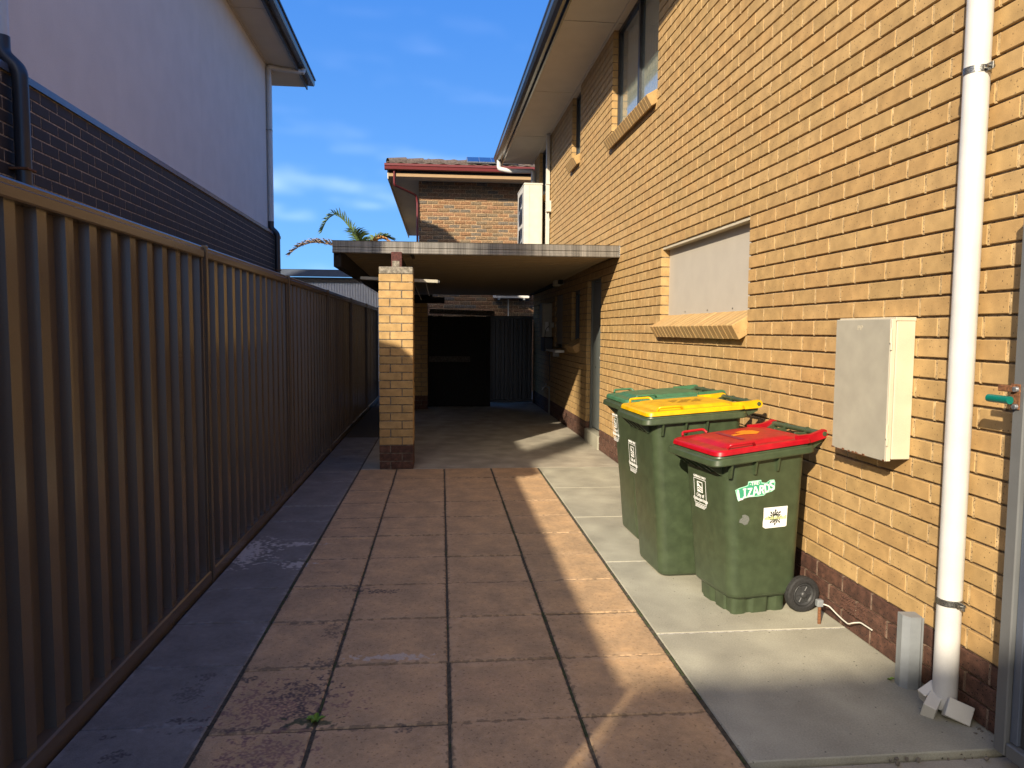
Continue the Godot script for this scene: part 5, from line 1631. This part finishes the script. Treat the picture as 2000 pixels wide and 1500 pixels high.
# ---------------------------------------------------------------- at the back
func rear_things() -> void:
	var g := thing("timber_gate", Vector3(-0.25, 0, -14.05), 0.0, "black timber door panel with a cross rail at the dark back of the carport", "gate")
	for i in 13:
		put("board", box_mesh(Vector3(i * 0.092, -0.02, -0.02 + 0.003 * (i % 2)), Vector3(i * 0.092 + 0.088, 1.74 - rng.randf() * 0.01, 0.0 + 0.003 * (i % 2)), 0.003), M.timber_dark, g)
	put("added_light_stop", box_mesh(Vector3(0.0, -0.02, -0.035), Vector3(1.19, 1.73, -0.022)), M.timber_dark, g)  # added sheet, keeps light from showing between the boards
	put("rail", box_mesh(Vector3(0.02, 0.86, 0.006), Vector3(0.80, 0.97, 0.035), 0.004), M.timber_grey, g)
	for x in [-0.01, 0.80]:
		put("stile", box_mesh(Vector3(x, -0.02, 0.006), Vector3(x + 0.06, 1.74, 0.03), 0.004), M.timber_dark, g)
	put("cap_board", box_mesh(Vector3(-0.02, 1.77, -0.04), Vector3(1.22, 1.86, 0.03), 0.004, Transform3D(Basis(Vector3.BACK, -0.025), Vector3(0, 0.01, 0))), M.timber_grey, g)
	var bm := thing("timber_beam", Vector3(-0.6, 1.955, -13.7), 0.0, "black timber beam end resting on the shaded back pillar", "beam")
	put("beam", box_mesh(Vector3(-0.2, 0.012, -0.08), Vector3(0.66, 0.12, 0.08), 0.004), M.timber_dark, bm)
	put("packer", box_mesh(Vector3(-0.2, 0.122, -0.06), Vector3(0.44, 0.165, 0.06), 0.004), M.timber_dark, bm)
	# small split unit on the back house
	var a := thing("air_conditioner", Vector3(1.30, 2.277, -18.6), 0.0, "white air conditioner on the back house wall, glimpsed under the carport roof", "air conditioner", "outdoor air conditioner units")
	a.scale = Vector3.ONE * 1.12
	put("cabinet", box_mesh(Vector3(0, 0, 0.04), Vector3(0.80, 0.55, 0.32), 0.012), M.white_paint, a)
	var b := MB.new()
	for k in 8:
		var ring := []
		for i in 25:
			ring.append(Vector3(0.30 + cos(TAU * i / 24.0) * (0.03 + k * 0.029), 0.28 + sin(TAU * i / 24.0) * (0.03 + k * 0.029), 0.326))
		b.tube(ring, 0.004, 5)
	var gr := put("fan_grille", b.mesh(), M.gutter_grey, a)
	put("fan_opening", box_mesh(Vector3(0.05, 0.04, 0.3205), Vector3(0.55, 0.52, 0.3225)), M.galv_dull, gr)
	for x in [0.1, 0.66]:
		put("bracket", box_mesh(Vector3(x, -0.04, 0.0), Vector3(x + 0.04, -0.002, 0.34), 0.003), M.galv, a)
	put("drain_pipe", tube_mesh([Vector3(0.35, 0.0, 0.05), Vector3(0.35, -0.8, 0.05)], 0.014, 8), M.off_white, a)

func frond(called: String, root: Node3D, pts: Array, leaf_len: float, m: Material, droop: float) -> void:
	# rachis through the points, leaflets in two rows
	var c := Curve3D.new()
	for i in pts.size():
		var t: Vector3 = (pts[mini(i + 1, pts.size() - 1)] - pts[maxi(i - 1, 0)]) * 0.25
		c.add_point(pts[i], -t, t)
	var l := c.get_baked_length()
	var path := []
	for i in 15:
		path.append(c.sample_baked(l * i / 14.0))
	var b := MB.new()
	b.tube(path, 0.035, 6, 0.008)
	var n := 54
	for i in range(3, n):
		var f := float(i) / n
		var p := c.sample_baked(l * f)
		var d := (c.sample_baked(minf(l * f + 0.05, l)) - c.sample_baked(maxf(l * f - 0.05, 0))).normalized()
		var side := d.cross(Vector3.UP).normalized()
		var up := side.cross(d).normalized()
		var ln := leaf_len * (0.45 + 0.55 * sin(PI * clampf(f * 0.85 + 0.12, 0, 1))) * rng.randf_range(0.85, 1.12)
		for s in [-1.0, 1.0]:
			var dirv: Vector3 = (side * s * 0.75 + up * rng.randf_range(0.15, 0.6) + d * rng.randf_range(0.5, 0.8)).normalized()
			var w: Vector3 = d * 0.026
			var q1: Vector3 = p + dirv * ln * 0.55
			var q2: Vector3 = q1 + (dirv + Vector3(0, -droop, 0)).normalized() * ln * 0.45
			b.quad(p - w, p + w, q1 + w * 0.9, q1 - w * 0.9, up)
			b.tri(q1 - w * 0.9, q1 + w * 0.9, q2, up)
	put(called, b.mesh(), m, root)

func palm() -> void:
	var at := Vector3(-2.75, 0, -26)
	var p := thing("palm_tree", at, 0.0, "palm tree with arching green and dry fronds behind the carport", "palm tree")
	var tr := []
	for i in 9:
		tr.append(Vector3(sin(i * 0.7) * 0.02, i * 0.47 - 0.08, 0))
	put("trunk", tube_mesh(tr, 0.17, 12), M.trunk, p)
	var o := Vector3(0.1, 3.75, 0)
	frond("frond", p, [o, o + Vector3(-0.25, 0.75, 0.1), o + Vector3(-0.75, 1.52, 0.2), o + Vector3(-1.15, 1.52, 0.3), o + Vector3(-1.42, 1.0, 0.35)], 0.55, M.leaf, 0.5)
	frond("frond", p, [o, o + Vector3(-0.5, 0.35, 0.4), o + Vector3(-1.3, 0.62, 0.6), o + Vector3(-2.0, 0.52, 0.7), o + Vector3(-2.45, 0.18, 0.7)], 0.5, M.leaf_dry, 0.7)
	frond("frond", p, [o, o + Vector3(0.15, 0.6, -0.2), o + Vector3(0.5, 1.0, -0.4), o + Vector3(0.95, 0.9, -0.5)], 0.5, M.leaf, 0.6)
	frond("frond", p, [o, o + Vector3(0.25, 0.55, 0.2), o + Vector3(0.55, 0.85, 0.3), o + Vector3(0.9, 0.7, 0.4)], 0.36, M.leaf_gold, 0.8)
	frond("frond", p, [o, o + Vector3(-0.1, 0.55, 0.3), o + Vector3(-0.2, 0.95, 0.7), o + Vector3(-0.35, 0.9, 1.2)], 0.5, M.leaf, 0.6)
	for i in 6:
		var a := i * 0.55 - 1.4
		var dv := Vector3(cos(a), 0, sin(a))
		frond("frond", p, [o, o + dv * 0.5 + Vector3(0, 0.3, 0), o + dv * 1.1 + Vector3(0, 0.35, 0), o + dv * 1.6 + Vector3(0, -0.1, 0)], 0.5, M.leaf if i % 3 != 0 else M.leaf_dry, 0.7)

func details() -> void:
	# weeds in the joints
	for e in [[Vector3(-0.468, -0.004, -2.70), 0.035, 14, "low green weed in the stained paver joint"], [Vector3(1.885, 0.0, -2.83), 0.03, 3, "single bright leaf beside the zinc pipe cover"]]:
		var w := thing("weed", e[0], 0.0, e[3], "weed")
		var b := MB.new()
		for i in e[2]:
			var a := rng.randf() * TAU
			var d := Vector3(cos(a), 0, sin(a))
			var s: Vector3 = Vector3(-d.z, 0, d.x) * e[1] * 0.28
			var l: float = e[1] * rng.randf_range(0.5, 1.2)
			var m := d * l * 0.5 + Vector3(0, l * 0.45, 0)
			b.quad(Vector3.ZERO, m - s, d * l + Vector3(0, l * 0.4, 0), m + s, Vector3.UP)
		put("leaves", b.mesh(), M.weed, w)
